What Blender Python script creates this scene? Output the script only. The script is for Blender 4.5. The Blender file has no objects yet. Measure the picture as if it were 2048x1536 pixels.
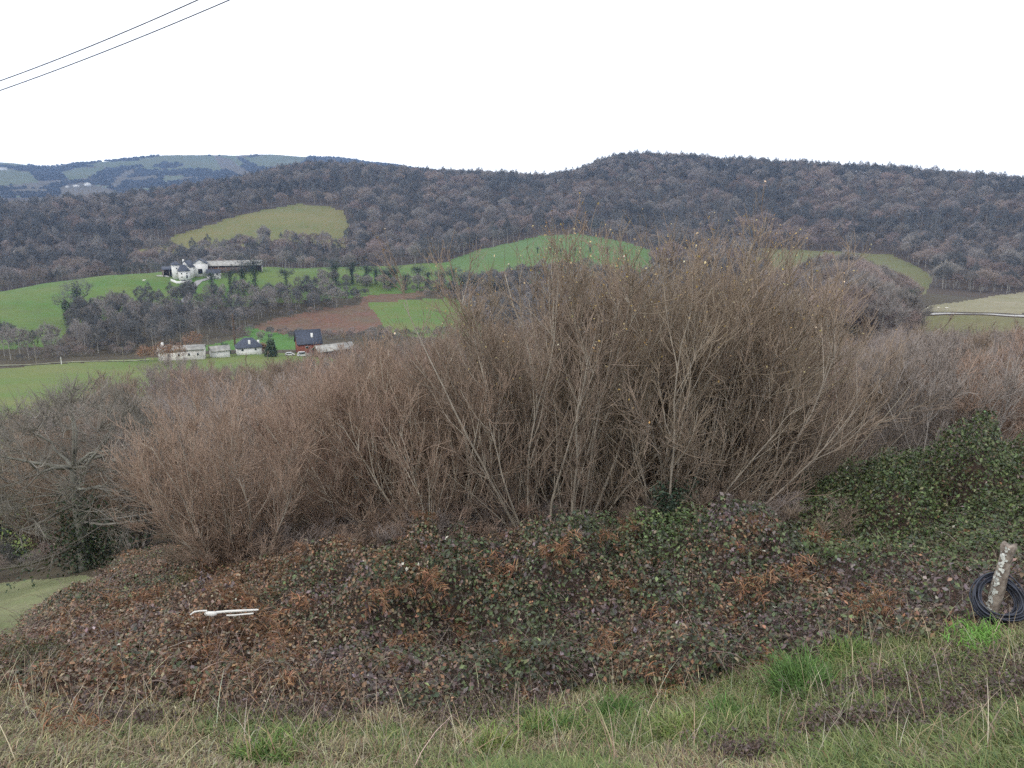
import bpy, math, random
import numpy as np
from mathutils import Vector, Matrix
R = math.radians
S = bpy.context.scene
COL = S.collection

# ------------------------------------------------------------ camera, sky, sun, exposure
F_PX = 1540.0; PITCH = R(13.44)
cam = bpy.data.objects.new('camera', bpy.data.cameras.new('camera'))
COL.objects.link(cam); S.camera = cam
cam.location = (0, 0, 0)
cam.rotation_euler = (R(90) - PITCH, 0, 0)
cam.data.sensor_width = 36; cam.data.lens = F_PX / 2048 * 36
cam.data.clip_start = 0.1; cam.data.clip_end = 30000

SUN_EL, SUN_AZ = R(42), R(215)      # azimuth clockwise from +Y: behind the camera, to its left
w = bpy.data.worlds.new('World'); S.world = w; w.use_nodes = True
nt = w.node_tree; N, L = nt.nodes, nt.links
N.clear()
out = N.new('ShaderNodeOutputWorld'); bg = N.new('ShaderNodeBackground')
sky = N.new('ShaderNodeTexSky'); sky.sky_type = 'NISHITA'; sky.sun_disc = False
sky.sun_elevation = SUN_EL; sky.sun_rotation = SUN_AZ
tc = N.new('ShaderNodeTexCoord'); mp = N.new('ShaderNodeMapping'); mp.inputs['Scale'].default_value = (1.2, 1.2, 5)
noi = N.new('ShaderNodeTexNoise'); noi.inputs['Scale'].default_value = 2.0; noi.inputs['Detail'].default_value = 5
cr = N.new('ShaderNodeValToRGB')
cr.color_ramp.elements[0].position = .3; cr.color_ramp.elements[0].color = (9.6, 9.8, 10.1, 1)
cr.color_ramp.elements[1].position = .7; cr.color_ramp.elements[1].color = (12.5, 12.5, 12.6, 1)
mx = N.new('ShaderNodeMix'); mx.data_type = 'RGBA'; mx.inputs[0].default_value = .9   # overcast: cloud deck hides most blue
L.new(tc.outputs['Generated'], mp.inputs[0]); L.new(mp.outputs[0], noi.inputs['Vector'])
L.new(noi.outputs['Fac'], cr.inputs[0])
sx = N.new('ShaderNodeSeparateXYZ'); L.new(tc.outputs['Generated'], sx.inputs[0])      # the cloud deck is brighter towards the horizon
hr = N.new('ShaderNodeMapRange'); hr.inputs[1].default_value = 0; hr.inputs[2].default_value = .35; hr.inputs[3].default_value = 1.5; hr.inputs[4].default_value = .95
L.new(sx.outputs[2], hr.inputs[0]); vm = N.new('ShaderNodeVectorMath'); vm.operation = 'SCALE'; L.new(cr.outputs[0], vm.inputs[0]); L.new(hr.outputs[0], vm.inputs['Scale'])
L.new(sky.outputs[0], mx.inputs[6]); L.new(vm.outputs[0], mx.inputs[7])
L.new(mx.outputs[2], bg.inputs[0]); bg.inputs[1].default_value = 0.1
L.new(bg.outputs[0], out.inputs[0])
sd = bpy.data.lights.new('sun', 'SUN'); sd.energy = .9; sd.angle = R(14); sd.color = (1, .96, .9)
sun = bpy.data.objects.new('sun', sd); COL.objects.link(sun)
sv = Vector((math.sin(SUN_AZ) * math.cos(SUN_EL), math.cos(SUN_AZ) * math.cos(SUN_EL), math.sin(SUN_EL)))
sun.rotation_euler = (-sv).to_track_quat('-Z', 'Y').to_euler()
S.view_settings.view_transform = 'Standard'; S.view_settings.look = 'None'
S.view_settings.exposure = 0.45; S.view_settings.gamma = 1
S.cycles.use_denoising = False
S.cycles.max_bounces = 6; S.cycles.diffuse_bounces = 3; S.cycles.glossy_bounces = 2; S.cycles.volume_bounces = 0

# ------------------------------------------------------------ picture <-> world helpers (2048 x 1536 picture)
CP, SP = math.cos(PITCH), math.sin(PITCH)
def ray(px, py):
    a = (np.asarray(px, float) - 1024) / F_PX; b = (np.asarray(py, float) - 768) / F_PX
    return np.stack([a + 0 * b, CP - b * SP + 0 * a, -SP - b * CP + 0 * a], -1)
def proj(P):
    x, y, z = P[..., 0], P[..., 1], P[..., 2]
    d = np.maximum(y * CP - z * SP, 1e-3); u = y * SP + z * CP
    return 1024 + F_PX * x / d, 768 - F_PX * u / d
def vnoise(x, y, seed=0):
    xi = np.floor(x).astype(np.int64); yi = np.floor(y).astype(np.int64)
    fx = x - xi; fy = y - yi; fx = fx * fx * (3 - 2 * fx); fy = fy * fy * (3 - 2 * fy)
    def h(i, j):
        n = (i * 374761393 + j * 668265263 + seed * 1274126177) & 0x7fffffff
        n = ((n ^ (n >> 13)) * 1274126177) & 0x7fffffff
        return ((n ^ (n >> 16)) & 0xffff) / 65535.0
    return (h(xi, yi) * (1 - fx) + h(xi + 1, yi) * fx) * (1 - fy) + (h(xi, yi + 1) * (1 - fx) + h(xi + 1, yi + 1) * fx) * fy
def fbm(x, y, seed=0, o=4):
    s = 0; a = .5
    for i in range(o):
        s = s + a * (vnoise(x, y, seed + i) - .5) * 2; x = x * 2.03 + 7.1; y = y * 2.03 + 3.7; a *= .5
    return s
def inpoly(px, py, poly):
    c = np.zeros(np.shape(px), bool); n = len(poly)
    for i in range(n):
        x0, y0 = poly[i]; x1, y1 = poly[(i + 1) % n]
        if y0 == y1: continue
        c ^= ((y0 > py) != (y1 > py)) & (px < (x1 - x0) * (py - y0) / (y1 - y0) + x0)
    return c

# ------------------------------------------------------------ terrain: where the ground of each bearing stands at each distance
TR = [1, 3, 5, 7, 9, 12, 15, 20, 27, 36, 50, 70, 100, 150, 210, 280, 350, 420, 500, 580, 640, 720, 820, 920, 1020, 1150, 1300, 1500, 1900, 2500, 3300, 4200, 5000, 6500]
TC = [-260, 0, 95, 250, 500, 600, 700, 900, 1100, 1165, 1215, 1300, 1550, 1680, 1800, 2048, 2350]
_c0 = [1560, 1455, 1375, 1290, 1235, 1222, 1200, 1165, 1130, 1080, 1000, 890, 815, 775, 735, 690, 640, 600, 581, 590, 585, 550, 505, 460, 425, 438, 430, 410, 380, 343, 324, 345]
_c2 = [1560, 1455, 1365, 1280, 1215, 1150, 1130, 1110, 1080, 1040, 970, 880, 805, 765, 722, 690, 640, 575, 545, 560, 555, 515, 484, 438, 404, 422, 425, 405, 380, 345, 316, 335]
_c1 = [(a + b) / 2 for a, b in zip(_c0, _c2)]; _c1[28:32] = [380, 350, 336, 350]
_c5 = [1560, 1450, 1360, 1250, 1165, 1120, 1105, 1080, 1040, 1000, 930, 850, 790, 745, 712, 685, 648, 575, 533, 540, 530, 490, 445, 412, 378, 365, 400, 400, 370, 330, 306, 330]
_c6 = [1560, 1450, 1360, 1245, 1160, 1112, 1098, 1072, 1032, 988, 918, 842, 784, 742, 712, 683, 645, 580, 540, 538, 532, 480, 437, 408, 370, 336, 395, 400, 370, 332, 308, 334]
_c7 = [1560, 1450, 1360, 1240, 1150, 1100, 1085, 1060, 1020, 970, 900, 830, 775, 740, 712, 680, 640, 590, 555, 535, 535, 490, 450, 410, 365, 338, 390, 400, 370, 335, 318, 340]
_c9 = [1560, 1450, 1360, 1240, 1150, 1095, 1065, 1035, 1000, 950, 880, 810, 765, 730, 700, 672, 635, 590, 560, 530, 512, 498, 460, 420, 375, 354, 395, 400, 378, 355, 346, 352]
_c11 = [1560, 1445, 1350, 1230, 1145, 1090, 1060, 1030, 990, 935, 870, 800, 760, 725, 697, 668, 625, 580, 545, 505, 478, 472, 450, 420, 375, 358, 395, 400, 385, 370, 362, 370]
_c13 = [1560, 1445, 1340, 1215, 1135, 1085, 1055, 1020, 980, 925, 860, 795, 752, 720, 690, 665, 625, 585, 560, 525, 495, 478, 450, 410, 360, 322, 390, 400, 390, 380, 375, 380]
_c15 = [1560, 1440, 1325, 1200, 1130, 1075, 1035, 990, 950, 900, 845, 785, 742, 710, 682, 655, 615, 585, 560, 532, 508, 499, 470, 420, 370, 334, 385, 400, 390, 385, 380, 385]
_c18 = [1560, 1430, 1305, 1185, 1125, 1065, 1020, 970, 930, 885, 835, 780, 738, 705, 675, 645, 612, 592, 575, 552, 530, 518, 488, 440, 385, 346, 390, 400, 395, 390, 385, 390]
_c20 = [1560, 1420, 1285, 1180, 1125, 1060, 1010, 960, 920, 880, 830, 780, 735, 700, 670, 645, 618, 600, 588, 592, 572, 540, 505, 455, 400, 372, 400, 405, 398, 392, 388, 392]
_c11[25] = 364; _c12 = [(a + b) / 2 for a, b in zip(_c11, _c13)]; _c12[24] = 366; _c12[25] = 350; _c12b = list(_c12); _c12b[24] = 362; _c12b[25] = 320; _c13[25] = 316
_c16 = [1560, 1435, 1315, 1193, 1128, 1070, 1028, 980, 940, 892, 840, 782, 712, 655, 615, 582, 560, 545, 532, 523, 515, 510, 480, 430, 378, 340, 388, 402, 395, 385, 380, 385]
TAB = np.array([_c0, _c0, _c1, _c2, _c5, _c6, _c7, _c9, _c11, _c12, _c12b, _c13, _c15, _c16, _c18, _c20, _c20], float)
TH0, TH1, NT = R(-48), R(48), 385
LR0, LR1, NL = math.log(.5), math.log(8000), 900
def _table():
    lr = np.linspace(LR0, LR1, NL); th = np.linspace(TH0, TH1, NT); rows = []
    for k in range(TAB.shape[1]):
        q = ray(np.array(TC, float), TAB[:, k]); rows.append(np.interp(th, np.arctan2(q[:, 0], q[:, 1]), q[:, 2] / np.hypot(q[:, 0], q[:, 1])))
    rows = np.array([np.full(NT, -1.7), np.full(NT, -.93)] + rows)
    B = np.array([np.interp(lr, np.log(TR), rows[:, i]) for i in range(NT)])
    def blur(M, s):
        k = np.exp(-.5 * (np.arange(-3 * int(s + 1), 3 * int(s + 1) + 1) / s) ** 2); k /= k.sum(); h = len(k) // 2
        P = np.pad(M, ((h, h), (0, 0)), 'edge')
        return sum(k[i] * P[i:i + M.shape[0]] for i in range(len(k)))
    B = blur(B, 2.6); B = blur(B.T, 1.8).T
    return B
TT = _table()
def tz(x, y):
    x = np.asarray(x, float); y = np.asarray(y, float)
    r = np.maximum(np.hypot(x, y), .6); th = np.clip(np.arctan2(x, y), TH0 + 1e-6, TH1 - 1e-6)
    u = (th - TH0) / (TH1 - TH0) * (NT - 1); v = np.clip((np.log(r) - LR0) / (LR1 - LR0) * (NL - 1), 0, NL - 1.001)
    i = np.minimum(u.astype(int), NT - 2); j = v.astype(int); fu = u - i; fv = v - j
    t = (TT[i, j] * (1 - fu) + TT[i + 1, j] * fu) * (1 - fv) + (TT[i, j + 1] * (1 - fu) + TT[i + 1, j + 1] * fu) * fv
    z = t * r
    z = z + np.clip(r * .006, 0, .12) * fbm(x * .9, y * .9, 5, 3) + np.clip((r - 40) * .006, 0, 2.6) * fbm(x / 45, y / 45, 9, 3)
    z = z + np.clip((r - 2400) * .012, 0, 20) * fbm(x / 320, y / 320, 19, 4)
    return z
_RM = np.exp(np.linspace(math.log(2.5), math.log(7000), 2600))
def hit(px, py, rmin=2.5, rmax=7000):
    d = ray(px, py); d = d / math.hypot(d[0], d[1])
    z = tz(d[0] * _RM, d[1] * _RM); ok = np.where((d[2] * _RM < z) & (_RM > rmin))[0]
    r = _RM[ok[0]] if len(ok) and _RM[ok[0]] < rmax else rmax
    return Vector((d[0] * r, d[1] * r, float(tz(d[0] * r, d[1] * r))))
def at(px, r, py=700):
    d = ray(px, py); d = d / math.hypot(d[0], d[1])
    return Vector((d[0] * r, d[1] * r, float(tz(d[0] * r, d[1] * r))))

# ------------------------------------------------------------ materials
MATS = {}
def nmat(name):
    m = bpy.data.materials.new(name); m.use_nodes = True
    b = m.node_tree.nodes['Principled BSDF']; b.inputs['Roughness'].default_value = .85
    b.inputs['Specular IOR Level'].default_value = .25
    MATS[name] = m; return m, m.node_tree.nodes, m.node_tree.links, b
def mat(name, c, rough=.85, var=.25, scale=6., c2=None, bump=0., objvar=0., spec=.25, metal=0.):
    m, n, l, b = nmat(name)
    b.inputs['Roughness'].default_value = rough; b.inputs['Specular IOR Level'].default_value = spec; b.inputs['Metallic'].default_value = metal
    tcn = n.new('ShaderNodeTexCoord'); no = n.new('ShaderNodeTexNoise'); no.inputs['Scale'].default_value = scale; no.inputs['Detail'].default_value = 6
    l.new(tcn.outputs['Object'], no.inputs['Vector'])
    rp = n.new('ShaderNodeValToRGB'); c2 = c2 or tuple(v * (1 - var) for v in c)
    rp.color_ramp.elements[0].position = .35; rp.color_ramp.elements[1].position = .65
    rp.color_ramp.elements[0].color = (*c2, 1); rp.color_ramp.elements[1].color = (*[min(1, v * (1 + var * .5)) for v in c], 1)
    l.new(no.outputs['Fac'], rp.inputs[0]); src = rp.outputs[0]
    if objvar:
        oi = n.new('ShaderNodeObjectInfo'); hs = n.new('ShaderNodeHueSaturation'); mr = n.new('ShaderNodeMapRange')
        mr.inputs[3].default_value = 1 - objvar; mr.inputs[4].default_value = 1 + objvar
        l.new(oi.outputs['Random'], mr.inputs[0]); l.new(mr.outputs[0], hs.inputs['Value'])
        mh = n.new('ShaderNodeMath'); mh.operation = 'MULTIPLY'; mh.inputs[1].default_value = 7.31
        fr = n.new('ShaderNodeMath'); fr.operation = 'FRACT'; mr2 = n.new('ShaderNodeMapRange')
        mr2.inputs[3].default_value = .5 - objvar * .08; mr2.inputs[4].default_value = .5 + objvar * .06
        l.new(oi.outputs['Random'], mh.inputs[0]); l.new(mh.outputs[0], fr.inputs[0]); l.new(fr.outputs[0], mr2.inputs[0]); l.new(mr2.outputs[0], hs.inputs['Hue'])
        l.new(src, hs.inputs['Color']); src = hs.outputs[0]
    l.new(src, b.inputs['Base Color'])
    if bump:
        bp = n.new('ShaderNodeBump'); bp.inputs['Strength'].default_value = bump; bp.inputs['Distance'].default_value = .02
        l.new(no.outputs['Fac'], bp.inputs['Height']); l.new(bp.outputs[0], b.inputs['Normal'])
    return m
def amat(name, rough=.6, spec=.35, trans=0.):      # colour comes from the mesh's own attribute: each leaf its own hue
    m, n, l, b = nmat(name); b.inputs['Roughness'].default_value = rough; b.inputs['Specular IOR Level'].default_value = spec
    a = n.new('ShaderNodeAttribute'); a.attribute_name = 'hue'; l.new(a.outputs['Color'], b.inputs['Base Color'])
    return m

# ------------------------------------------------------------ mesh builders
def raw(name, V, Fq, mats, midx=None, col=None, smooth=False):
    me = bpy.data.meshes.new(name); V = np.asarray(V, np.float32); Fq = np.asarray(Fq, np.int32); k = Fq.shape[1]
    me.vertices.add(len(V)); me.vertices.foreach_set('co', V.ravel())
    keep = np.ones(Fq.shape, bool)
    if k == 4: keep[:, 3] = Fq[:, 3] != Fq[:, 2]          # a doubled last corner means a triangle
    lv = Fq[keep]; cnt = keep.sum(1); me.loops.add(len(lv)); me.loops.foreach_set('vertex_index', lv.ravel())
    me.polygons.add(len(Fq)); me.polygons.foreach_set('loop_start', (np.cumsum(cnt) - cnt).astype(np.int32))
    for m in mats: me.materials.append(m)
    if midx is not None: me.polygons.foreach_set('material_index', np.asarray(midx, np.int32))
    me.update(calc_edges=True)
    if smooth: me.polygons.foreach_set('use_smooth', np.ones(len(Fq), bool))
    if col is not None:
        a = me.color_attributes.new('hue', 'FLOAT_COLOR', 'POINT')
        a.data.foreach_set('color', np.concatenate([col, np.ones((len(col), 1))], 1).astype(np.float32).ravel())
    return me
def link(name, me, parent=None, loc=(0, 0, 0), rz=0, sc=1):
    o = bpy.data.objects.new(name, me); COL.objects.link(o); o.location = loc; o.rotation_euler = (0, 0, rz)
    o.scale = (sc, sc, sc) if not hasattr(sc, '__len__') else sc
    if parent: o.parent = parent
    return o
def tag(o, label=None, cat=None, group=None, kind=None):
    if label: o['label'] = label
    if cat: o['category'] = cat
    if group: o['group'] = group
    if kind: o['kind'] = kind
    return o
def empty(name, label, cat, loc, rz=0, group=None, sc=1):
    o = bpy.data.objects.new(name, None); COL.objects.link(o); o.location = loc; o.rotation_euler = (0, 0, rz); o.scale = (sc,) * 3
    o.empty_display_size = .2
    return tag(o, label, cat, group)
def nrm(v): return v / np.maximum(np.linalg.norm(v, axis=-1, keepdims=True), 1e-9)
def tubes(P, Rr, sides=3):
    """P (n,k,3) polylines, Rr (n,k) radii -> verts, quads"""
    n, k, _ = P.shape
    T = np.zeros_like(P); T[:, 1:-1] = P[:, 2:] - P[:, :-2]; T[:, 0] = P[:, 1] - P[:, 0]; T[:, -1] = P[:, -1] - P[:, -2]; T = nrm(T)
    ref = np.where(np.abs(T[:, :1, 2:3]) > .9, np.array([1., 0, 0]), np.array([0, 0, 1.])) * np.ones((n, k, 1))
    A = nrm(np.cross(T, ref)); B = np.cross(T, A)
    an = np.arange(sides) / sides * 2 * math.pi
    V = P[:, :, None] + Rr[:, :, None, None] * (A[:, :, None] * np.cos(an)[:, None] + B[:, :, None] * np.sin(an)[:, None])
    idx = np.arange(n * k * sides).reshape(n, k, sides); a = idx[:, :-1]; b = idx[:, 1:]
    Q = np.stack([a, np.roll(a, -1, 2), np.roll(b, -1, 2), b], -1)
    return V.reshape(-1, 3), Q.reshape(-1, 4)
def cat(parts):
    V, Q, o = [], [], 0
    for v, q in parts: V.append(v); Q.append(q + o); o += len(v)
    return np.concatenate(V), np.concatenate(Q)
def grow(st, di, ln, K, up, wig, rng):
    n = len(st); P = np.zeros((n, K, 3)); P[:, 0] = st; d = nrm(di); step = (ln / (K - 1))[:, None]
    for k in range(1, K):
        d = nrm(d + np.array([0, 0, 1.]) * up + rng.normal(size=(n, 3)) * wig); P[:, k] = P[:, k - 1] + d * step
    return P
def kids(P, m, t0, t1, ang, rng, flat=0):
    n, K, _ = P.shape; t = rng.uniform(t0, t1, (n, m)); f = t * (K - 1); i = np.minimum(f.astype(int), K - 2); fr = (f - i)[..., None]
    row = np.arange(n)[:, None]; st = P[row, i] * (1 - fr) + P[row, i + 1] * fr; tg = nrm(P[row, i + 1] - P[row, i])
    pr = nrm(np.cross(tg, rng.normal(size=(n, m, 3)))); a = rng.normal(ang, ang * .25, (n, m))[..., None]
    d = np.cos(a) * tg + np.sin(a) * pr
    return st.reshape(-1, 3), d.reshape(-1, 3), t.ravel(), np.repeat(np.arange(n), m)
def rad(n, K, r0, r1, s=None):
    q = np.linspace(0, 1, K)[None] ; a = np.broadcast_to(r0 + (r1 - r0) * q, (n, K)).copy()
    return a if s is None else a * s[:, None]
def leafquads(C, size, rng, nvec=None, jit=.9, asp=.6, bend=.15):
    """rhombic leaves of two triangles folded on the midrib: C (n,3)"""
    n = len(C); nn = rng.normal(size=(n, 3)) * jit + (0 if nvec is None else nvec); nn = nrm(nn)
    a = nrm(np.cross(nn, rng.normal(size=(n, 3)))); b = np.cross(nn, a); s = np.asarray(size).reshape(-1, 1) * np.ones((n, 1))
    V = np.stack([C - a * s, C - b * s * asp + nn * s * bend, C + a * s, C + b * s * asp + nn * s * bend], 1)
    i = np.arange(n)[:, None] * 4
    return V.reshape(-1, 3), np.concatenate([i + [0, 1, 2], i + [0, 2, 3]], 1).reshape(-1, 3)
def pal(cols, wts, n, rng, var=.22):
    c = np.array(cols, float)[rng.choice(len(cols), n, p=np.array(wts) / np.sum(wts))]
    return np.clip(c * rng.lognormal(0, var, (n, 1)) * rng.lognormal(0, .06, (n, 3)), 0, .9)

# ------------------------------------------------------------ ground, fields, hills
def gmat(name, c1, c2, s1=.03, s2=1.5, c3=None, rough=.9, bump=.4):
    m, n, l, b = nmat(name); b.inputs['Roughness'].default_value = rough
    tcn = n.new('ShaderNodeTexCoord')
    def nz(s, det=6):
        q = n.new('ShaderNodeTexNoise'); q.inputs['Scale'].default_value = s; q.inputs['Detail'].default_value = det; q.inputs['Roughness'].default_value = .62
        l.new(tcn.outputs['Object'], q.inputs['Vector']); return q
    a, f = nz(s1), nz(s2, 8); ra = n.new('ShaderNodeMapRange'); ra.inputs[1].default_value = .38; ra.inputs[2].default_value = .62
    l.new(a.outputs['Fac'], ra.inputs[0])
    m1 = n.new('ShaderNodeMix'); m1.data_type = 'RGBA'; m1.inputs[6].default_value = (*c1, 1); m1.inputs[7].default_value = (*c2, 1)
    l.new(ra.outputs[0], m1.inputs[0])
    rb = n.new('ShaderNodeMapRange'); rb.inputs[1].default_value = .42; rb.inputs[2].default_value = .72; rb.inputs[4].default_value = .9
    l.new(f.outputs['Fac'], rb.inputs[0])
    m2 = n.new('ShaderNodeMix'); m2.data_type = 'RGBA'; l.new(m1.outputs[2], m2.inputs[6]); m2.inputs[7].default_value = (*(c3 or tuple(v * .55 for v in c1)), 1)
    l.new(rb.outputs[0], m2.inputs[0]); l.new(m2.outputs[2], b.inputs['Base Color'])
    bp = n.new('ShaderNodeBump'); bp.inputs['Strength'].default_value = bump; bp.inputs['Distance'].default_value = .25
    l.new(f.outputs['Fac'], bp.inputs['Height']); l.new(bp.outputs[0], b.inputs['Normal'])
    return m
# name, distance range, outline in the picture, colours, noise scales
ZONES = [
 ('dome_field', 780, 1300, [(255, 505), (330, 486), (352, 470), (430, 447), (452, 438), (530, 420), (600, 407), (660, 413), (688, 424), (700, 452), (690, 500), (560, 480), (470, 500), (330, 512)], (.175, .17, .06), (.12, .145, .045), .012, .25, (.21, .16, .075)),
 ('hill_field', 600, 960, [(900, 520), (955, 500), (1010, 488), (1085, 471), (1160, 468), (1245, 482), (1300, 500), (1310, 560), (1000, 620), (960, 585), (905, 565)], (.09, .17, .045), (.12, .19, .06), .02, .3, (.08, .12, .04)),
 ('farm_field', 395, 760, [(-400, 640), (0, 578), (150, 551), (270, 533), (340, 520), (640, 518), (920, 520), (920, 575), (640, 600), (300, 625), (140, 650), (110, 690), (-400, 730)], (.075, .17, .03), (.13, .18, .045), .02, .2, (.10, .13, .04)),
 ('rust_bank', 400, 640, [(540, 640), (640, 618), (720, 608), (740, 570), (800, 570), (860, 590), (800, 600), (735, 607), (765, 650), (700, 668), (560, 668), (500, 655)], (.18, .095, .065), (.15, .115, .07), .05, .35, (.09, .055, .04)),
 ('bowl_field', 400, 600, [(733, 607), (800, 600), (900, 596), (960, 606), (1010, 640), (1010, 690), (790, 670), (760, 648)], (.10, .19, .04), (.15, .18, .05), .03, .4, (.11, .14, .045)),
 ('small_meadow', 380, 520, [(480, 655), (530, 652), (580, 668), (600, 672), (600, 700), (500, 705), (400, 705), (400, 694), (500, 672)], (.08, .20, .035), (.11, .19, .05), .05, .5, None),
 ('valley_meadow', 190, 372, [(-400, 770), (0, 738), (120, 727), (270, 718), (420, 708), (640, 706), (700, 730), (700, 800), (300, 850), (0, 850), (-400, 880)], (.12, .19, .04), (.17, .19, .06), .03, .4, (.13, .16, .06)),
 ('left_meadow', 36, 200, [(-400, 860), (110, 850), (110, 905), (60, 960), (60, 1040), (95, 1080), (75, 1112), (-400, 1130)], (.15, .22, .04), (.18, .22, .06), .2, 2., None),
 ('pale_meadow', 10.5, 44, [(-400, 1175), (0, 1166), (170, 1150), (230, 1170), (160, 1230), (0, 1320), (-400, 1400)], (.24, .25, .13), (.19, .22, .10), .3, 4., (.16, .15, .09)),
 ('knoll_field', 560, 960, [(1500, 495), (1780, 508), (1830, 530), (1868, 552), (1850, 590), (1560, 600)], (.15, .15, .06), (.13, .15, .05), .03, .3, (.13, .11, .06)),
 ('slope_field', 462, 760, [(1815, 624), (1860, 612), (1950, 598), (2048, 583), (2500, 560), (2500, 625), (1815, 628)], (.24, .23, .13), (.31, .28, .19), .03, .3, (.20, .17, .11)),
 ('lower_field', 250, 445, [(1780, 630), (2500, 630), (2500, 690), (1780, 680)], (.17, .17, .07), (.19, .17, .08), .05, .4, None),
]
FAR_OPEN = [[(-400, 330), (0, 335), (60, 345), (80, 365), (0, 372), (-400, 380)], [(165, 330), (215, 323), (260, 322), (300, 320), (300, 330), (215, 336)],
 [(120, 375), (165, 364), (210, 375), (235, 385), (210, 398), (120, 395)], [(275, 318), (420, 300), (470, 310), (490, 330), (430, 345), (380, 330), (330, 325), (290, 338)],
 [(120, 345), (165, 334), (215, 336), (190, 352), (140, 362)], [(218, 372), (250, 342), (275, 338), (250, 360), (235, 378)], [(330, 352), (370, 350), (360, 362), (320, 364)],
 [(480, 318), (560, 305), (620, 312), (600, 330), (520, 335)], [(425, 310), (460, 318), (505, 350), (490, 356), (440, 335)], [(-400, 318), (0, 322), (40, 322), (60, 335), (0, 332), (-400, 330)]]
def zone_of(px, py, r, x, y):
    z = np.zeros(px.shape, int)
    jx = fbm(x / (r * .012 + .2), y / (r * .012 + .2), 41, 3) * 3.5; jy = fbm(x / (r * .012 + .2), y / (r * .012 + .2), 47, 3) * 2.
    for i, q in enumerate(ZONES):
        k = (r > q[1]) & (r < q[2]) & inpoly(px + jx, py + jy, q[3]); z[k & (z == 0)] = i + 1
    for i, q in enumerate(FAR_OPEN):
        k = (r > 2300) & inpoly(px + jx, py + jy, q); z[k] = len(ZONES) + 1 + (i % 3 > 1)
    fn = fbm(x / 230, y / 230, 207, 4); z[(z == 0) & (r > 2300) & (fn > .27)] = len(ZONES) + 2; z[(z == 0) & (r > 2300) & (fn < -.42)] = len(ZONES) + 1
    z[(z == 0) & (r > 600)] = len(ZONES) + 3
    return z
def build_ground():
    th = np.concatenate([np.arange(-180, -40, 5.), np.arange(-40, 40, .12), np.arange(40, 180.1, 5.)]); th = np.radians(th)
    rr = np.exp(np.arange(math.log(.6), math.log(5450), .0125)); rr[-1] = 5450
    A, B = np.meshgrid(th, rr, indexing='ij'); X = np.sin(A) * B; Y = np.cos(A) * B; Z = tz(X, Y)
    Z[0] = Z[-1] = (Z[0] + Z[-1]) / 2
    V = np.stack([X, Y, Z], -1); n, k = A.shape; idx = np.arange(n * k).reshape(n, k)
    Q = np.stack([idx[:-1, :-1], idx[1:, :-1], idx[1:, 1:], idx[:-1, 1:]], -1).reshape(-1, 4)[:, ::-1]
    VF = V.reshape(-1, 3); c = VF[Q].mean(1); px, py = proj(c); r = np.hypot(c[:, 0], c[:, 1])
    zn = zone_of(px, py, r, c[:, 0], c[:, 1]); zn[c[:, 1] < 1] = 0
    front = gmat('soil', (.075, .06, .04), (.10, .085, .05), .15, 5, (.05, .04, .03))
    woodfloor = gmat('wood_floor', (.075, .055, .045), (.10, .075, .055), .02, .5, (.05, .045, .035))
    specs = {0: ('ground', front), len(ZONES) + 1: ('far_pasture', gmat('far_pasture', (.10, .125, .055), (.13, .135, .07), .004, .03, (.08, .085, .05))),
             len(ZONES) + 2: ('far_heath', gmat('far_heath', (.13, .105, .07), (.11, .095, .065), .004, .03, (.07, .06, .045))), len(ZONES) + 3: ('hillside', woodfloor)}
    for i, q in enumerate(ZONES): specs[i + 1] = (q[0], gmat(q[0], q[4], q[5], q[6], q[7], q[8]))
    for kz, (nm, m) in specs.items():
        f = Q[zn == kz]
        if not len(f): continue
        u, inv = np.unique(f, return_inverse=True)
        o = link(nm, raw(nm, VF[u], inv.reshape(-1, 4), [m], smooth=True)); tag(o, kind='structure')
    return float(Z.min())
ZMIN = build_ground()

def gen_pts(r0, r1, spacing, rng, th=36.5):
    """area-even jittered points on the ground sector"""
    out = []; r = r0
    while r < r1:
        s = spacing(r) if callable(spacing) else spacing
        n = max(1, int(R(2 * th) * r / s)); a = (np.arange(n) + rng.uniform(-.45, .45, n) + rng.uniform()) / n * R(2 * th) - R(th)
        q = r + rng.uniform(-.45, .45, n) * s; out.append(np.stack([np.sin(a) * q, np.cos(a) * q], -1)); r += s
    P = np.concatenate(out); z = tz(P[:, 0], P[:, 1]); return np.concatenate([P, z[:, None]], 1)

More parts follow.
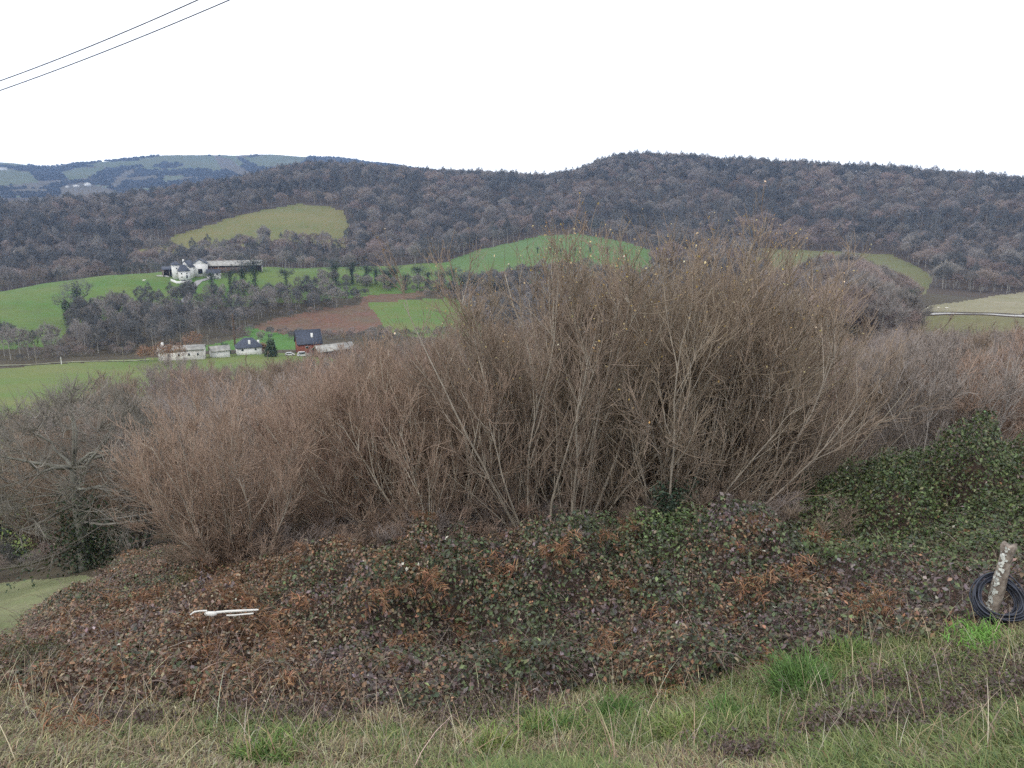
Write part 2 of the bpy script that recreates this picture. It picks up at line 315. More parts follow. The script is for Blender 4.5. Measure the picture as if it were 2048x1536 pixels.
# ------------------------------------------------------------ bare trees (winter), grown towards targets in the crown
def reach(rng, H, rx, rz, zc, nn, r0, twig, ivy=0, forks=1, lean=0.):
    K = 7; parts = []; tops = []
    base = rng.normal(size=(forks, 2)) * .12 * forks
    T = np.zeros((forks, K, 3)); q = np.linspace(0, 1, K)
    for f in range(forks):
        tip = np.array([base[f, 0] * (1 if forks == 1 else 8) + lean, base[f, 1] * (1 if forks == 1 else 8), zc * 1.05])
        T[f] = np.stack([base[f, 0] + (tip[0] - base[f, 0]) * q ** 1.3, base[f, 1] + (tip[1] - base[f, 1]) * q ** 1.3, tip[2] * q - .3 * (1 - q)], -1) + rng.normal(size=(K, 3)) * H * .008 * q[:, None]
    trunk = tubes(T, rad(forks, K, r0, r0 * .45), 6)
    nodes = T[:, 2:].reshape(-1, 3); nr = np.full(len(nodes), r0 * .5)
    limbs = []; lastP = None
    for lev, (n, sh) in enumerate(nn):
        d = nrm(rng.normal(size=(n, 3))); d[:, 2] = np.abs(d[:, 2]) * 1.1 - .85 * rng.random(n) ** 1.5
        d = nrm(d); rr_ = sh * rng.uniform(.82, 1.05, n) if lev < 2 else sh * rng.uniform(.45, 1, n) ** .4
        lump = 1 + .16 * np.sin(d[:, 0] * 5 + rng.uniform(0, 6)) * np.cos(d[:, 1] * 4) + .1 * np.sin(d[:, 2] * 7)
        tgt = d * np.array([rx, rx, rz]) * (rr_ * lump)[:, None] + [lean, 0, zc]
        D = np.linalg.norm(tgt[:, None] - nodes[None], axis=2) + np.maximum(nodes[None, :, 2] - tgt[:, None, 2], 0) * 2.5
        j = D.argmin(1); st = nodes[j]; k = 5 if lev == 0 else 4; s = np.linspace(0, 1, k)[None, :, None]
        mid = (st + tgt) / 2 + np.array([0, 0, -.08]) * np.linalg.norm(tgt - st, axis=1)[:, None] + rng.normal(size=(n, 3)) * .04 * H * (.6 ** lev)
        P = st[:, None] * (1 - s) ** 2 + 2 * mid[:, None] * s * (1 - s) + tgt[:, None] * s ** 2
        P[:, 1:-1] += rng.normal(size=(n, k - 2, 3)) * .012 * H * (.6 ** lev)
        ra = np.clip(nr[j] * .62, twig * 1.2, None); limbs.append(tubes(P, rad(n, k, 1, .45, ra), 4 if lev == 0 else 3))
        nodes = np.concatenate([nodes, P[:, 1:].reshape(-1, 3)]) if lev < 2 else P[:, 1:].reshape(-1, 3)
        nr = np.concatenate([nr, (ra[:, None] * np.linspace(.85, .45, k - 1)[None]).ravel()]) if lev < 2 else (ra[:, None] * np.linspace(.85, .45, k - 1)[None]).ravel()
        lastP = P
    return trunk, limbs, lastP, T
def twiglets(rng, P, m, ln, twig, c, up=.25, K=2, ang=.6):
    st, d, t, _ = kids(P, m, .25, 1., ang, rng); o = nrm(st - np.array(c)); d = nrm(d + o * .5)
    n = len(st); Q = grow(st, d, ln * rng.uniform(.5, 1.2, n), K, up, .15, rng); return Q, tubes(Q, rad(n, K, twig, twig * .3), 3)
M_far = [mat('far_bark_grey', (.31, .283, .262), objvar=.3, scale=.6), mat('far_bark_dark', (.17, .17, .165), objvar=.28, scale=.6), mat('far_bark_warm', (.36, .295, .26), objvar=.25, scale=.6)]
M_trunk = mat('trunk_bark', (.38, .36, .32), scale=3, objvar=.15)
M_ivy = amat('ivy_leaf', .45, .4)
def far_mesh(seed, H, rx, rz, zc, m, twig=.03, n3=260, mm=11, r0=.2, forks=1, ln=1.3):
    rng = np.random.default_rng(seed)
    tr, limbs, P, _ = reach(rng, H, rx, rz, zc, [(9, .62), (45, .85), (n3, .95)], r0, twig, forks=forks)
    _, tw = twiglets(rng, P, mm, ln, twig, (0, 0, zc * .8))
    V, Q = cat([tr] + limbs + [tw]); mi = np.zeros(len(Q), int); mi[:len(tr[1]) + len(limbs[0][1])] = 1
    return raw('bare_tree', V, Q, [m, M_trunk], mi)
def ivy_cloud(rng, L, n, rad_, size, cols=((.035, .055, .025), (.05, .08, .03), (.03, .045, .03))):
    i = rng.integers(0, len(L), n); C = L[i] + rng.normal(size=(n, 3)) * rad_
    V, Q = leafquads(C, rng.uniform(.6, 1.3, n) * size, rng); c = np.repeat(pal(cols, [1] * len(cols), n, rng), 4, 0)
    return V, Q, c
def ivy_tree_parts(seed, H=13., rx=3.2, n=900, top=.75):
    rng = np.random.default_rng(seed)
    tr, limbs, P, T = reach(rng, H, rx * 1.35, H * .3, H * .66, [(9, .7), (40, .9), (90, .98)], .22, .03)
    _, tw = twiglets(rng, P, 5, 1.2, .025, (0, 0, H * .5))
    V, Q = cat([tr] + limbs + [tw]); body = raw('branches', V, Q, [M_far[1]])
    line = np.concatenate([T[0][1:]] + [limbs[0][0][rng.integers(0, len(limbs[0][0]), 60)]]); line = line[line[:, 2] < H * top]
    tt = np.linspace(0.05, 1, 30)[:, None]; tl = T[0][0] * (1 - tt) + T[0][-1] * tt; line = np.concatenate([tl, tl, line])
    Vi, Qi, ci = ivy_cloud(rng, line, int(n * 1.4), .6, .2); return body, raw('ivy', Vi, Qi, [M_ivy], col=ci)

FARM = [far_mesh(10 + i, *a) for i, a in enumerate([
    (13, 5.6, 4.6, 8.4, M_far[0]), (12, 5.2, 4.2, 7.8, M_far[0]), (14, 4.9, 5.2, 8.8, M_far[0]), (11, 5.6, 3.9, 7.1, M_far[2]),
    (13, 4.3, 4.8, 8.2, M_far[1]), (14, 5.4, 5.0, 8.9, M_far[1]), (10, 4.7, 3.9, 6.2, M_far[2]), (12, 4.9, 4.4, 7.6, M_far[0])])]
HEDGE = [far_mesh(40 + i, 7, 3.0, 2.7, 3.4, [M_far[2], M_far[1], M_far[0]][i % 3], .02, 200, 9, .09, 4, .9) for i in range(4)]
IVY = [ivy_tree_parts(60 + i, 12 + i, 2.8 + .3 * i, 800 + 150 * i, .62 + .1 * i) for i in range(3)]

FARM += [far_mesh(80 + i, 14 + i, 2.7, 5.2, 8.6, M_far[[0, 1, 2][i]], .028, 150, 9, .17, 1, 1.1) for i in range(3)]
rngp = np.random.default_rng(5)
def clear_of(P, spots, d):
    k = np.ones(len(P), bool)
    for s in spots: k &= np.hypot(P[:, 0] - s[0], P[:, 1] - s[1]) > d
    return k
# hillside wood: every spot not in a field
P = gen_pts(640, 1560, lambda r: 10.5 + r * .003, rngp, 41)
px, py = proj(P); r = np.hypot(P[:, 0], P[:, 1]); z = zone_of(px, py, r, P[:, 0], P[:, 1])
keep = (z == 0) | (z == len(ZONES) + 3)
# open ground kept clear: farmyard and crest of the farm hill
keep &= ~((r < 700) & (px < 920) & (py < 700)); keep &= ~((r < 760) & (px > 300) & (px < 545))
keep &= ~((px > 990) & (px < 1300) & (r < 860) & (py > 470)) | (rngp.random(len(P)) < .12)
gap = (px > 1190 / 1 * .865) & (px < 1100) & (r > 1250) & (py < 372); keep &= ~(gap & (rngp.random(len(P)) < .75))
wood = P[keep]
Pc = gen_pts(1400, 1540, 7.5, rngp, 41); wood = np.concatenate([wood, Pc[~((proj(Pc)[0] > 1035) & (proj(Pc)[0] < 1100) & (rngp.random(len(Pc)) < .7))]])
# valley woods between the farm hill and the houses
BAND = [(128, 648), (200, 622), (300, 606), (420, 598), (560, 592), (640, 586), (700, 596), (728, 604), (640, 622), (540, 640), (470, 668), (330, 696), (230, 712), (130, 708), (150, 660)]
P2 = gen_pts(370, 600, 8.3, rngp, 37); px2, py2 = proj(P2); b2 = P2[inpoly(px2, py2, BAND)]
RIGHTW = [(1500, 720), (1500, 600), (1570, 560), (1640, 548), (1750, 552), (1800, 585), (1812, 625), (1800, 720)]
P3 = gen_pts(240, 570, 8.5, rngp, 37); px3, py3 = proj(P3); b3 = P3[inpoly(px3, py3, RIGHTW)]
MIDW = [(935, 640), (930, 575), (1000, 560), (1120, 545), (1400, 560), (1500, 590), (1480, 680), (1000, 690)]
P4 = gen_pts(330, 640, 8.0, rngp, 37); px4, py4 = proj(P4); b4 = P4[inpoly(px4, py4, MIDW)]
LEFTW = [(-30, 700), (60, 690), (120, 700), (110, 725), (-30, 735)]
P5 = gen_pts(370, 470, 11.0, rngp, 38); px5, py5 = proj(P5); b5 = P5[inpoly(px5, py5, LEFTW)]
BEHIND = []
for xx in np.linspace(225, 700, 38): BEHIND.append(at(xx, rngp.uniform(690, 760), 540)[:])
nearw = np.concatenate([b2, b3, b4, b5, np.array(BEHIND)])
GROUPS = []
def region_label(px, r, k, size):
    c = {4: 'dark grey', 5: 'dark grey', 3: 'warm brown', 6: 'warm brown', 8: 'slim grey', 9: 'slim dark', 10: 'slim brown'}.get(int(k), 'pale grey')
    c = ('small ' if size < .85 else 'large ' if size > 1.12 else '') + c
    if px > 1490 and r < 640:
        w = 'left end of the rounded thicket beyond the willows' if px < 1600 else 'middle of the rounded thicket beyond the willows' if px < 1720 else 'right end of the rounded thicket, near the road'
    elif r < 640 and px < 130: w = 'hedge at the foot of the left green field'
    elif r < 640 and px < 760:
        w = 'left end of the wooded strip below the farm' if px < 230 else 'wooded strip directly below the farm buildings' if px < 450 else 'right end of the wooded strip below the farm'
    elif r < 640: w = 'scrub below the green hill field, left part' if px < 1120 else 'scrub below the green hill field, middle part' if px < 1320 else 'scrub below the green hill field, right part'
    elif px < 330: w = 'wood left of the hilltop farm'
    elif px < 560: w = 'wood right behind the hilltop farm'
    elif px < 900: w = 'wood behind the ivy hedgerow'
    elif px < 1350: w = 'foot of the ridge beside the green hill field'
    else: w = 'foot of the right ridge above the pale road'
    return f'{c} tree in the {w}', f'{c} trees, {w}'
allw = np.concatenate([nearw, wood]); sc = np.concatenate([rngp.uniform(.72, 1.15, len(nearw)), np.clip(rngp.lognormal(.2, .22, len(wood)), .75, 1.9) * np.where(np.hypot(wood[:, 0], wood[:, 1]) > 1400, .8, 1)])
pxa, pya = proj(allw); ra = np.hypot(allw[:, 0], allw[:, 1])
pick = rngp.integers(0, 8, len(allw))
darker = (vnoise(allw[:, 0] / 70, allw[:, 1] / 70, 77) > .62) & (ra > 640); pick[darker] = rngp.choice([4, 5], darker.sum())
warm = (vnoise(allw[:, 0] / 60, allw[:, 1] / 60, 99) > .7) & (ra > 640); pick[warm] = rngp.choice([3, 6], warm.sum())
rt = (pxa > 1490) & (ra < 600); pick[rt] = rngp.choice([3, 6, 6, 7], rt.sum()); sc[rt] *= 1.5
st_ = (ra < 640) & (pxa < 760); pick[st_] = rngp.choice([0, 1, 4, 8, 8, 9, 9, 10], st_.sum()); sl = (ra > 640) & (rngp.random(len(allw)) < np.where(ra > 1380, .4, .16)); pick[sl] = rngp.choice([8, 9, 10], sl.sum())
inview = (pxa > -60) & (pxa < 2110); order = np.argsort(np.where(inview, ra / sc, 1e9))
ind = order[:285]; rest = order[285:]
protos = {}
for i in ind:
    lb, gr = region_label(pxa[i], ra[i], pick[i], sc[i])
    o = link('bare_tree', FARM[pick[i]], None, allw[i], rngp.uniform(0, 6.28), sc[i]); tag(o, lb, 'tree', gr)
    protos.setdefault(int(pick[i]), o)
def scatter(name, pts, scl, pk, objs, label, cat_):
    me = bpy.data.meshes.new(name); me.vertices.add(len(pts)); me.vertices.foreach_set('co', np.asarray(pts, np.float32).ravel())
    for nm, arr, ty in (('scl', scl, 'FLOAT'), ('rot', rngp.uniform(0, 6.28, len(pts)), 'FLOAT'), ('pk', pk, 'INT')):
        a = me.attributes.new(nm, ty, 'POINT'); a.data.foreach_set('value', np.asarray(arr, np.float32 if ty == 'FLOAT' else np.int32))
    o = link(name, me); tag(o, label, cat_, None, 'stuff')
    g = bpy.data.node_groups.new(name, 'GeometryNodeTree'); g.interface.new_socket('Geometry', in_out='INPUT', socket_type='NodeSocketGeometry')
    g.interface.new_socket('Geometry', in_out='OUTPUT', socket_type='NodeSocketGeometry')
    n, l = g.nodes, g.links; gi = n.new('NodeGroupInput'); go = n.new('NodeGroupOutput'); iop = n.new('GeometryNodeInstanceOnPoints'); jn = n.new('GeometryNodeJoinGeometry')
    for ob in objs:
        oi = n.new('GeometryNodeObjectInfo'); oi.transform_space = 'ORIGINAL'; oi.inputs['Object'].default_value = ob; oi.inputs['As Instance'].default_value = True
        l.new(oi.outputs['Geometry'], jn.inputs[0])
    def at_(nm, ty):
        q = n.new('GeometryNodeInputNamedAttribute'); q.data_type = ty; q.inputs['Name'].default_value = nm; return q.outputs['Attribute']
    cx = n.new('ShaderNodeCombineXYZ'); l.new(at_('rot', 'FLOAT'), cx.inputs[2])
    l.new(gi.outputs[0], iop.inputs['Points']); l.new(jn.outputs[0], iop.inputs['Instance']); iop.inputs['Pick Instance'].default_value = True
    l.new(at_('pk', 'INT'), iop.inputs['Instance Index']); l.new(cx.outputs[0], iop.inputs['Rotation']); l.new(at_('scl', 'FLOAT'), iop.inputs['Scale'])
    l.new(iop.outputs[0], go.inputs[0])
    md = o.modifiers.new('scatter', 'NODES'); md.node_group = g; return o
keys = sorted(protos); kr = [len(keys) - 1 - keys.index(k) for k in keys]
kmap = {k: i for i, k in enumerate(reversed(keys))}       # join order is last link first
pkr = np.array([kmap.get(int(k), 0) for k in pick[rest]])
scatter('woodland', allw[rest], sc[rest], pkr, [protos[k] for k in keys], 'mass of bare grey winter woodland covering the ridge across the valley', 'woodland')
print('trees', len(allw))

# ------------------------------------------------------------ far hills: tree cover and farms
def blob(seed):
    rng = np.random.default_rng(seed); n = 170
    d = nrm(rng.normal(size=(n, 3))); d[:, 2] = np.abs(d[:, 2]); C = d * np.array([8, 8, 8]) * rng.uniform(.6, 1.05, (n, 1)) + [0, 0, 2]
    V, F = leafquads(C, rng.uniform(1.2, 2.6, n), rng, d, .5); return raw('far_tree', V, F, [M_farleaf])
M_farleaf = mat('far_crown', (.10, .095, .09), objvar=.35, scale=.2)
far_protos = []
for i, (fx, fy) in enumerate([(418, 303), (438, 304), (452, 305)]):
    p = at(fx, 5000, fy); o = link('far_tree', blob(70 + i), None, (p.x, p.y, p.z - 2), i, [1.1, 1.0, .7][i])
    tag(o, ['dark lone tree on the crest of the distant blue hill, left one of the pair', 'dark lone tree on the crest of the distant blue hill, right one of the pair', 'small dark bush on the crest of the distant blue hill'][i], 'tree', 'lone trees on the far crest')
    far_protos.append(o)
P = gen_pts(2900, 5150, lambda r: 17 + r * .0008, rngp, 36); px, py = proj(P); r = np.hypot(P[:, 0], P[:, 1])
zz = zone_of(px, py, r, P[:, 0], P[:, 1]); P = P[(zz == len(ZONES) + 3) & (px < 1100) & ((r < 4900) | (px < 400) | (px > 560))]
scatter('far_woodland', P, rngp.uniform(.5, 1.15, len(P)), rngp.integers(0, 3, len(P)), far_protos, 'blue-grey woods and hedges covering the distant hills on the left', 'woodland')

# ------------------------------------------------------------ shrubs of many thin stems
def shrub(seed, H, hw, ns, m_stem, m_twig, lean=0., r0=.045, tw=.0052, n1=12, n2=8, n3=5, up=.08, leaves=0, wig=.085):
    rng = np.random.default_rng(seed); az = rng.uniform(0, 6.283, ns); sp = np.sqrt(rng.uniform(0, 1, ns)) * math.atan2(hw, H) * 1.25
    st = np.stack([np.cos(az) * .35 * hw * .4, np.sin(az) * .35 * hw * .4, 0 * az - .15], -1) * rng.uniform(.3, 1, (ns, 1)); st[:, 2] = -.15
    di = np.stack([np.cos(az) * np.sin(sp) + lean, np.sin(az) * np.sin(sp), np.cos(sp)], -1)
    P0 = grow(st, di, H * rng.uniform(.72, 1.06, ns), 12, up * .5, wig * .8, rng)
    t0 = tubes(P0, rad(ns, 12, r0, r0 * .15, rng.uniform(.6, 1.2, ns)), 5)
    s, d, t, par = kids(P0, n1, .12, .97, .5, rng); P1 = grow(s, d, H * (.42 - .25 * t) * rng.uniform(.6, 1.2, len(t)), 7, up * 1.3, wig, rng)
    t1 = tubes(P1, rad(len(t), 7, r0 * .36, tw, 1 - .35 * t), 3)
    s, d, t, par = kids(P1, n2, .15, 1., .5, rng); P2 = grow(s, d, H * .13 * rng.uniform(.5, 1.3, len(t)) * (1 - .3 * t), 4, up * 1.5, wig * 1.4, rng)
    t2 = tubes(P2, rad(len(t), 4, tw * 1.15, tw * .7), 3)
    s, d, t, par = kids(P2, n3, .2, 1., .5, rng); P3 = grow(s, d, H * .07 * rng.uniform(.5, 1.3, len(t)), 3, up * 1.5, wig * 2, rng)
    t3 = tubes(P3, rad(len(t), 3, tw * .85, tw * .5), 3)
    Va, Qa = cat([t0, t1]); Vb, Qb = cat([t2, t3]); a = raw('stems', Va, Qa, [m_stem]); b = raw('twigs', Vb, Qb, [m_twig]); c = None
    if leaves:
        pz = P3[:, -1]; wgt = np.clip((pz[:, 2] / H - .45), 0, None) ** 2; j = rng.choice(len(pz), leaves, p=wgt / wgt.sum())
        V, F = leafquads(pz[j] + rng.normal(size=(leaves, 3)) * .02, rng.uniform(.014, .03, leaves), rng)
        c = raw('leaves', V, F, [amat('willow_leaf', .5)] if 'willow_leaf' not in MATS else [MATS['willow_leaf']], col=np.repeat(pal([(.42, .29, .08), (.48, .39, .2), (.32, .2, .08), (.55, .48, .33)], [3, 3, 2, 1], leaves, rng), 4, 0))
    return a, b, c
M_st = [mat('willow_stem', (.42, .37, .30), scale=4, objvar=.12, bump=.3), mat('hazel_stem', (.50, .44, .36), scale=4, objvar=.12), mat('grey_stem', (.42, .385, .35), scale=4, objvar=.12)]
M_tw = [mat('willow_twig', (.31, .245, .185), scale=3, objvar=.1), mat('hazel_twig', (.39, .285, .22), scale=3, objvar=.12), mat('grey_twig', (.35, .30, .27), scale=3, objvar=.14)]
def place_shrub(name, label, cat_, meshes, p, rz, s, group, sz=None):
    o = empty(name, label, cat_, p, rz, group, s)
    if sz: o.scale = (s, s, sz)
    for nm, me in zip(('stems', 'twigs', 'leaves'), meshes):
        if me: link(nm, me, o)
    return o
def top_h(px, r, pytop):
    p = at(px, r); q = ray(px, pytop); return q[2] / math.hypot(q[0], q[1]) * r - p.z
WIL = [shrub(100 + i, 6.5, 2.9, 26, M_st[0], M_tw[0], leaves=600 if i < 2 else 160, n1=11, n2=7, n3=3, r0=.042, tw=.0068, lean=[-.05, .12, 0][i]) for i in range(3)]
HAZ = [shrub(110 + i, 4.8, 2.7, 30, M_st[1], M_tw[1], lean=[0, -.3, 0][i], n1=12, n2=7, n3=3, r0=.032, tw=.0066) for i in range(3)]
NEAR = [  # base px, distance, top py, mesh set, rotation, label
 (472, 15.6, 722, HAZ[0], .3, 'rust-brown bare shrub fanning from one base, leftmost of the big near shrubs'),
 (655, 20.0, 735, HAZ[2], 2.1, 'bare brown shrub behind and right of the leftmost fanning shrub'),
 (745, 16.8, 665, HAZ[1], .0, 'bare shrub leaning left, with pale stems, left of the tallest clump'),
 (890, 16.0, 620, HAZ[1], .25, 'brown shrub with many stems slanting up to the left behind the bramble mound'),
 (1000, 18.0, 600, WIL[2], 1.0, 'tall thin-stemmed shrub at the left shoulder of the tallest clump'),
 (1105, 15.4, 470, WIL[0], 4.0, 'tall bare willow at the centre with yellow leaves left at its top'),
 (1215, 16.6, 440, WIL[1], .6, 'tallest bare willow, few yellow leaves, dark ivy at its foot on the right'),
 (1335, 15.8, 475, WIL[2], 2.4, 'tall dark-stemmed willow right of the centre behind the green ivy clump'),
 (1405, 16.6, 455, WIL[0], 1.9, 'tall willow with yellowing leaf tips at the right of the tallest clump'),
 (1485, 18.0, 500, WIL[2], 5.0, 'willow at the right shoulder of the tallest clump beside the green bramble bank'),
]
for bx, r, ty, ms, rz, lb in NEAR:
    h = top_h(bx, r, ty); base = 6.5 if ms in WIL else 4.8
    place_shrub('bare_shrub', lb, 'shrub', ms, at(bx, r, 1080), rz, h / base * (.9 if ms in WIL else .84), 'tall bare shrubs behind the brambles')
# middle distance scrub
MID = [shrub(130 + i, 5., 2.7, 16, M_st[[1, 2, 2, 0][i]], M_tw[[1, 2, 2, 0][i]], n1=10, n2=7, n3=5, r0=.045, tw=.009, wig=.12) for i in range(4)]
P = gen_pts(23, 240, lambda r: 3.3 + r * .06, rngp, 42); px, py = proj(P); r = np.hypot(P[:, 0], P[:, 1]); zz = zone_of(px, py, r, P[:, 0], P[:, 1])
TOPS = ([-100, 0, 60, 200, 235, 290, 420, 560, 640, 700, 850, 1000, 1100, 1500, 1560, 1640, 1820, 1950, 2048, 2200], [860, 860, 800, 790, 745, 695, 706, 712, 704, 668, 650, 620, 600, 600, 640, 655, 648, 650, 655, 650])
cnt = 0
for p, x, y, q, z_ in zip(P, px, py, r, zz):
    if z_ or cnt > 297: continue
    if x < 100 and (y > 1060 or q < 40 or (845 < y < 920)): continue
    if x < 330 and q < 36: continue
    hmax = top_h(x, q, np.interp(x, *TOPS) + rngp.uniform(-6, 22))
    if hmax < 1.5: continue
    h = min(hmax, rngp.uniform(4.6, 6.8) + q * .06)
    k = int(rngp.integers(0, 4)); k = rngp.choice([0, 3, 1]) if q < 45 and x < 1200 else k
    sz_ = 'small' if h < 5.5 else 'tall' if h > 8 else 'medium'; cl_ = ['light brown', 'grey', 'pale grey', 'dark brown'][int(k)]
    if x < 420: lb, g = f'{sz_} {cl_} bare bush on the left slope above the valley meadow', 'bushes on the left of the slope'
    elif x < 1000: lb, g = f'{sz_} {cl_} bare bush on the slope behind the near fanning shrubs'+(' on the left' if x < 700 else ' nearer the willows'), 'bushes behind the near shrubs'
    elif x < 1560: lb, g = f'{sz_} {cl_} bare bush behind the stems of the tallest willows', 'bushes behind the tallest willows'
    else: lb, g = f'{sz_} {cl_} bare bush above the green bramble bank'+(', beside the willows' if x < 1750 else ', right part' if x < 1930 else ', at the right edge'), 'bushes of the thicket on the right'
    g = g + ', ' + sz_ + ' ' + cl_; place_shrub('bare_shrub', lb, 'shrub', MID[k][:2], p, rngp.uniform(0, 6.28), h / 5. * .9, g, None); cnt += 1
print('mid shrubs', cnt)
for i in range(34):
    bx = 420 + i * 37 + rngp.uniform(-15, 15); r_ = rngp.uniform(14.6, 16.4); p = at(bx, r_, 1100); h = rngp.uniform(1.1, 2.0); k = int(rngp.choice([0, 1, 3])); cl_ = ['light brown', 'grey', 'pale grey', 'dark brown'][k]
    w_ = 'leftmost fanning shrub' if bx < 640 else 'shrub leaning left' if bx < 950 else 'tallest willows' if bx < 1400 else 'right willow'
    o = place_shrub('low_bush', f'low {cl_} twig tangle at the foot of the {w_}', 'bush', MID[k][:2], p, rngp.uniform(0, 6.28), h / 4.4, f'low {cl_} twigs at the foot of the {w_}'); o.scale = (h / 3.2, h / 3.2, h / 5.2)
# brown hedges in the valley bottom and small bushes around fields
HZ = [[(-60, 702), (130, 690), (300, 672), (300, 705), (120, 722), (-60, 728)], [(440, 662), (660, 668), (900, 665), (900, 678), (640, 682), (440, 680)],
      [(640, 545), (900, 565), (960, 592), (1010, 608), (960, 612), (850, 592), (720, 575), (640, 560)], [(560, 600), (690, 575), (740, 590), (690, 610), (560, 640)]]
P = gen_pts(360, 640, 5.2, rngp, 38); px, py = proj(P); m = np.zeros(len(P), bool)
for q in HZ: m |= inpoly(px, py, q)
P = P[m]; px = px[m]; py = py[m]; order = rngp.permutation(len(P))[:230]
for i in order:
    x = px[i]; s = rngp.uniform(.45, .85)
    lb = 'low bare bush in the dark hedge above the left valley meadow' if x < 400 else ('low bare bush in the hedge behind the valley houses' if py[i] > 655 else 'low bare bush on the dark bank between the green fields')
    o = link('hedge_bush', HEDGE[int(rngp.integers(0, 4))], None, P[i], rngp.uniform(0, 6.28), s); tag(o, lb, 'bush', lb.replace('low bare bush', 'bushes'))
# hedgerow trees wrapped in ivy
def ivy_tree(px, py, h, k, lb, g=None, r=None):
    p = at(px, r) if r else hit(px, py, 60); s = h / (12 + k); o = empty('ivy_clad_tree', lb, 'tree', p, rngp.uniform(0, 6.28), g, s)
    link('branches', IVY[k][0], o); link('ivy', IVY[k][1], o)
for x, y, t in [(425, 592, 540), (462, 588, 535), (487, 585, 522), (512, 584, 508), (574, 583, 532), (614, 582, 548), (160, 640, 560), (135, 650, 590)]:
    q = hit(x, y, 300); ivy_tree(x, y, (y - t) / F_PX * q.length * 1.02, int(rngp.integers(0, 3)), 'ivy-clad tree standing against the green field below the farm', 'ivy-clad trees below the farm')
for x in np.concatenate([np.linspace(660, 905, 15) + rngp.uniform(-6, 6, 15)]):
    x = x + rngp.uniform(-10, 10); y = 566 + (x - 660) * .06 + rngp.uniform(-5, 6); q = hit(x, y, 300)
    ivy_tree(x, y, rngp.uniform(36, 62) / F_PX * q.length, int(rngp.integers(0, 3)), 'dark ivy-clad tree in the hedgerow right of the farm field', 'ivy-clad hedgerow trees')
for x in (925, 950, 965, 985, 1003, 1020): 
    y = 600 + (x - 925) * .1; q = hit(x, y, 300); ivy_tree(x, y, rngp.uniform(40, 68) / F_PX * q.length, int(rngp.integers(0, 3)), 'slim ivy-clad tree beside the bowl-shaped green field', 'ivy-clad trees beside the bowl field')
for x in (1075, 1100, 1122, 1150, 1180, 1215, 1240): ivy_tree(x, 505 + rngp.uniform(-4, 8), 9 + rngp.uniform(-2, 2), 0, 'small spreading tree on the green hill field', 'trees on the hill field')
ivy_tree(1815, 628, 17, 1, 'upright ivy-clad tree at the right edge of the big brown thicket')

# ------------------------------------------------------------ grey oak at the left with ivy on its trunk
rg = np.random.default_rng(8); po = at(185, 29, 1110); HO = top_h(190, 29, 765)
tr, limbs, Pq, To = reach(rg, HO, HO * .58, HO * .46, HO * .56, [(11, .7), (70, .9), (420, .97)], .22, .012)
_, tw1 = twiglets(rg, Pq, 10, .75, .011, (0, 0, HO * .5), up=.12, K=3, ang=.7)
oak = empty('grey_oak', 'grey spreading oak with pale twisting limbs and ivy on its trunk, at the left', 'tree', po)
link('trunk', raw('trunk', *cat([tr, limbs[0]]), [mat('oak_bark', (.22, .215, .18), scale=3, bump=.4, var=.4)], smooth=True), oak)
link('crown', raw('crown', *cat(limbs[1:] + [tw1]), [mat('oak_twig', (.27, .25, .215), scale=2)]), oak)
ln = np.concatenate([To[0][:5] * np.linspace(.2, 1, 5)[:, None] for _ in range(3)] + [tr[0][rg.integers(0, len(tr[0]), 40)]])
ln = np.concatenate([ln[ln[:, 2] < HO * .45], rg.normal(size=(26, 3)) * [.8, .8, .5] + [0, 0, .9]]); Vi, Qi, ci = ivy_cloud(rg, ln, 4200, .42, .06)
link('ivy', raw('ivy', Vi, Qi, [M_ivy], col=ci), oak)

# ------------------------------------------------------------ undergrowth on the near slope
BX = [-300, 0, 400, 700, 860, 1000, 1200, 1400, 1600, 1760, 1880, 1960, 2048, 2300]
BY = [1395, 1400, 1425, 1430, 1440, 1415, 1395, 1385, 1330, 1300, 1275, 1243, 1236, 1230]
MOUND = [(700, 10.5, 1.2, .55, .40), (1020, 10.7, 1.2, .6, .42), (1300, 11.0, 1.1, .6, .38), (1560, 11.6, 1.0, .6, .2), (860, 10.0, .5, .35, -.25), (1170, 10.2, .45, .35, -.25), (1170, 12.6, 2.2, 1.5, .62), (860, 11.3, 1.3, .9, .35), (1430, 12.0, 1.7, 1.0, .30), (1340, 13.6, 1.0, .8, .45), (520, 11.4, 1.6, 1.0, .22), (760, 12.6, 1.6, 1.2, .35),
         (1950, 18.0, 3.3, 2.0, 1.25), (1690, 17.4, 1.7, 1.5, .55), (2200, 17.5, 1.8, 2.0, .35), (1180, 12.2, 1.1, .7, .30), (1640, 13.8, 2.0, .7, -.30), (250, 12.5, 2., 1., .1)]
_mc = []
for mpx, mr, sx, sr, h in MOUND:
    q = at(mpx, mr, 1150); th = math.atan2(q.x, q.y); _mc.append((q.x, q.y, math.cos(th), math.sin(th), sx, sr, h))
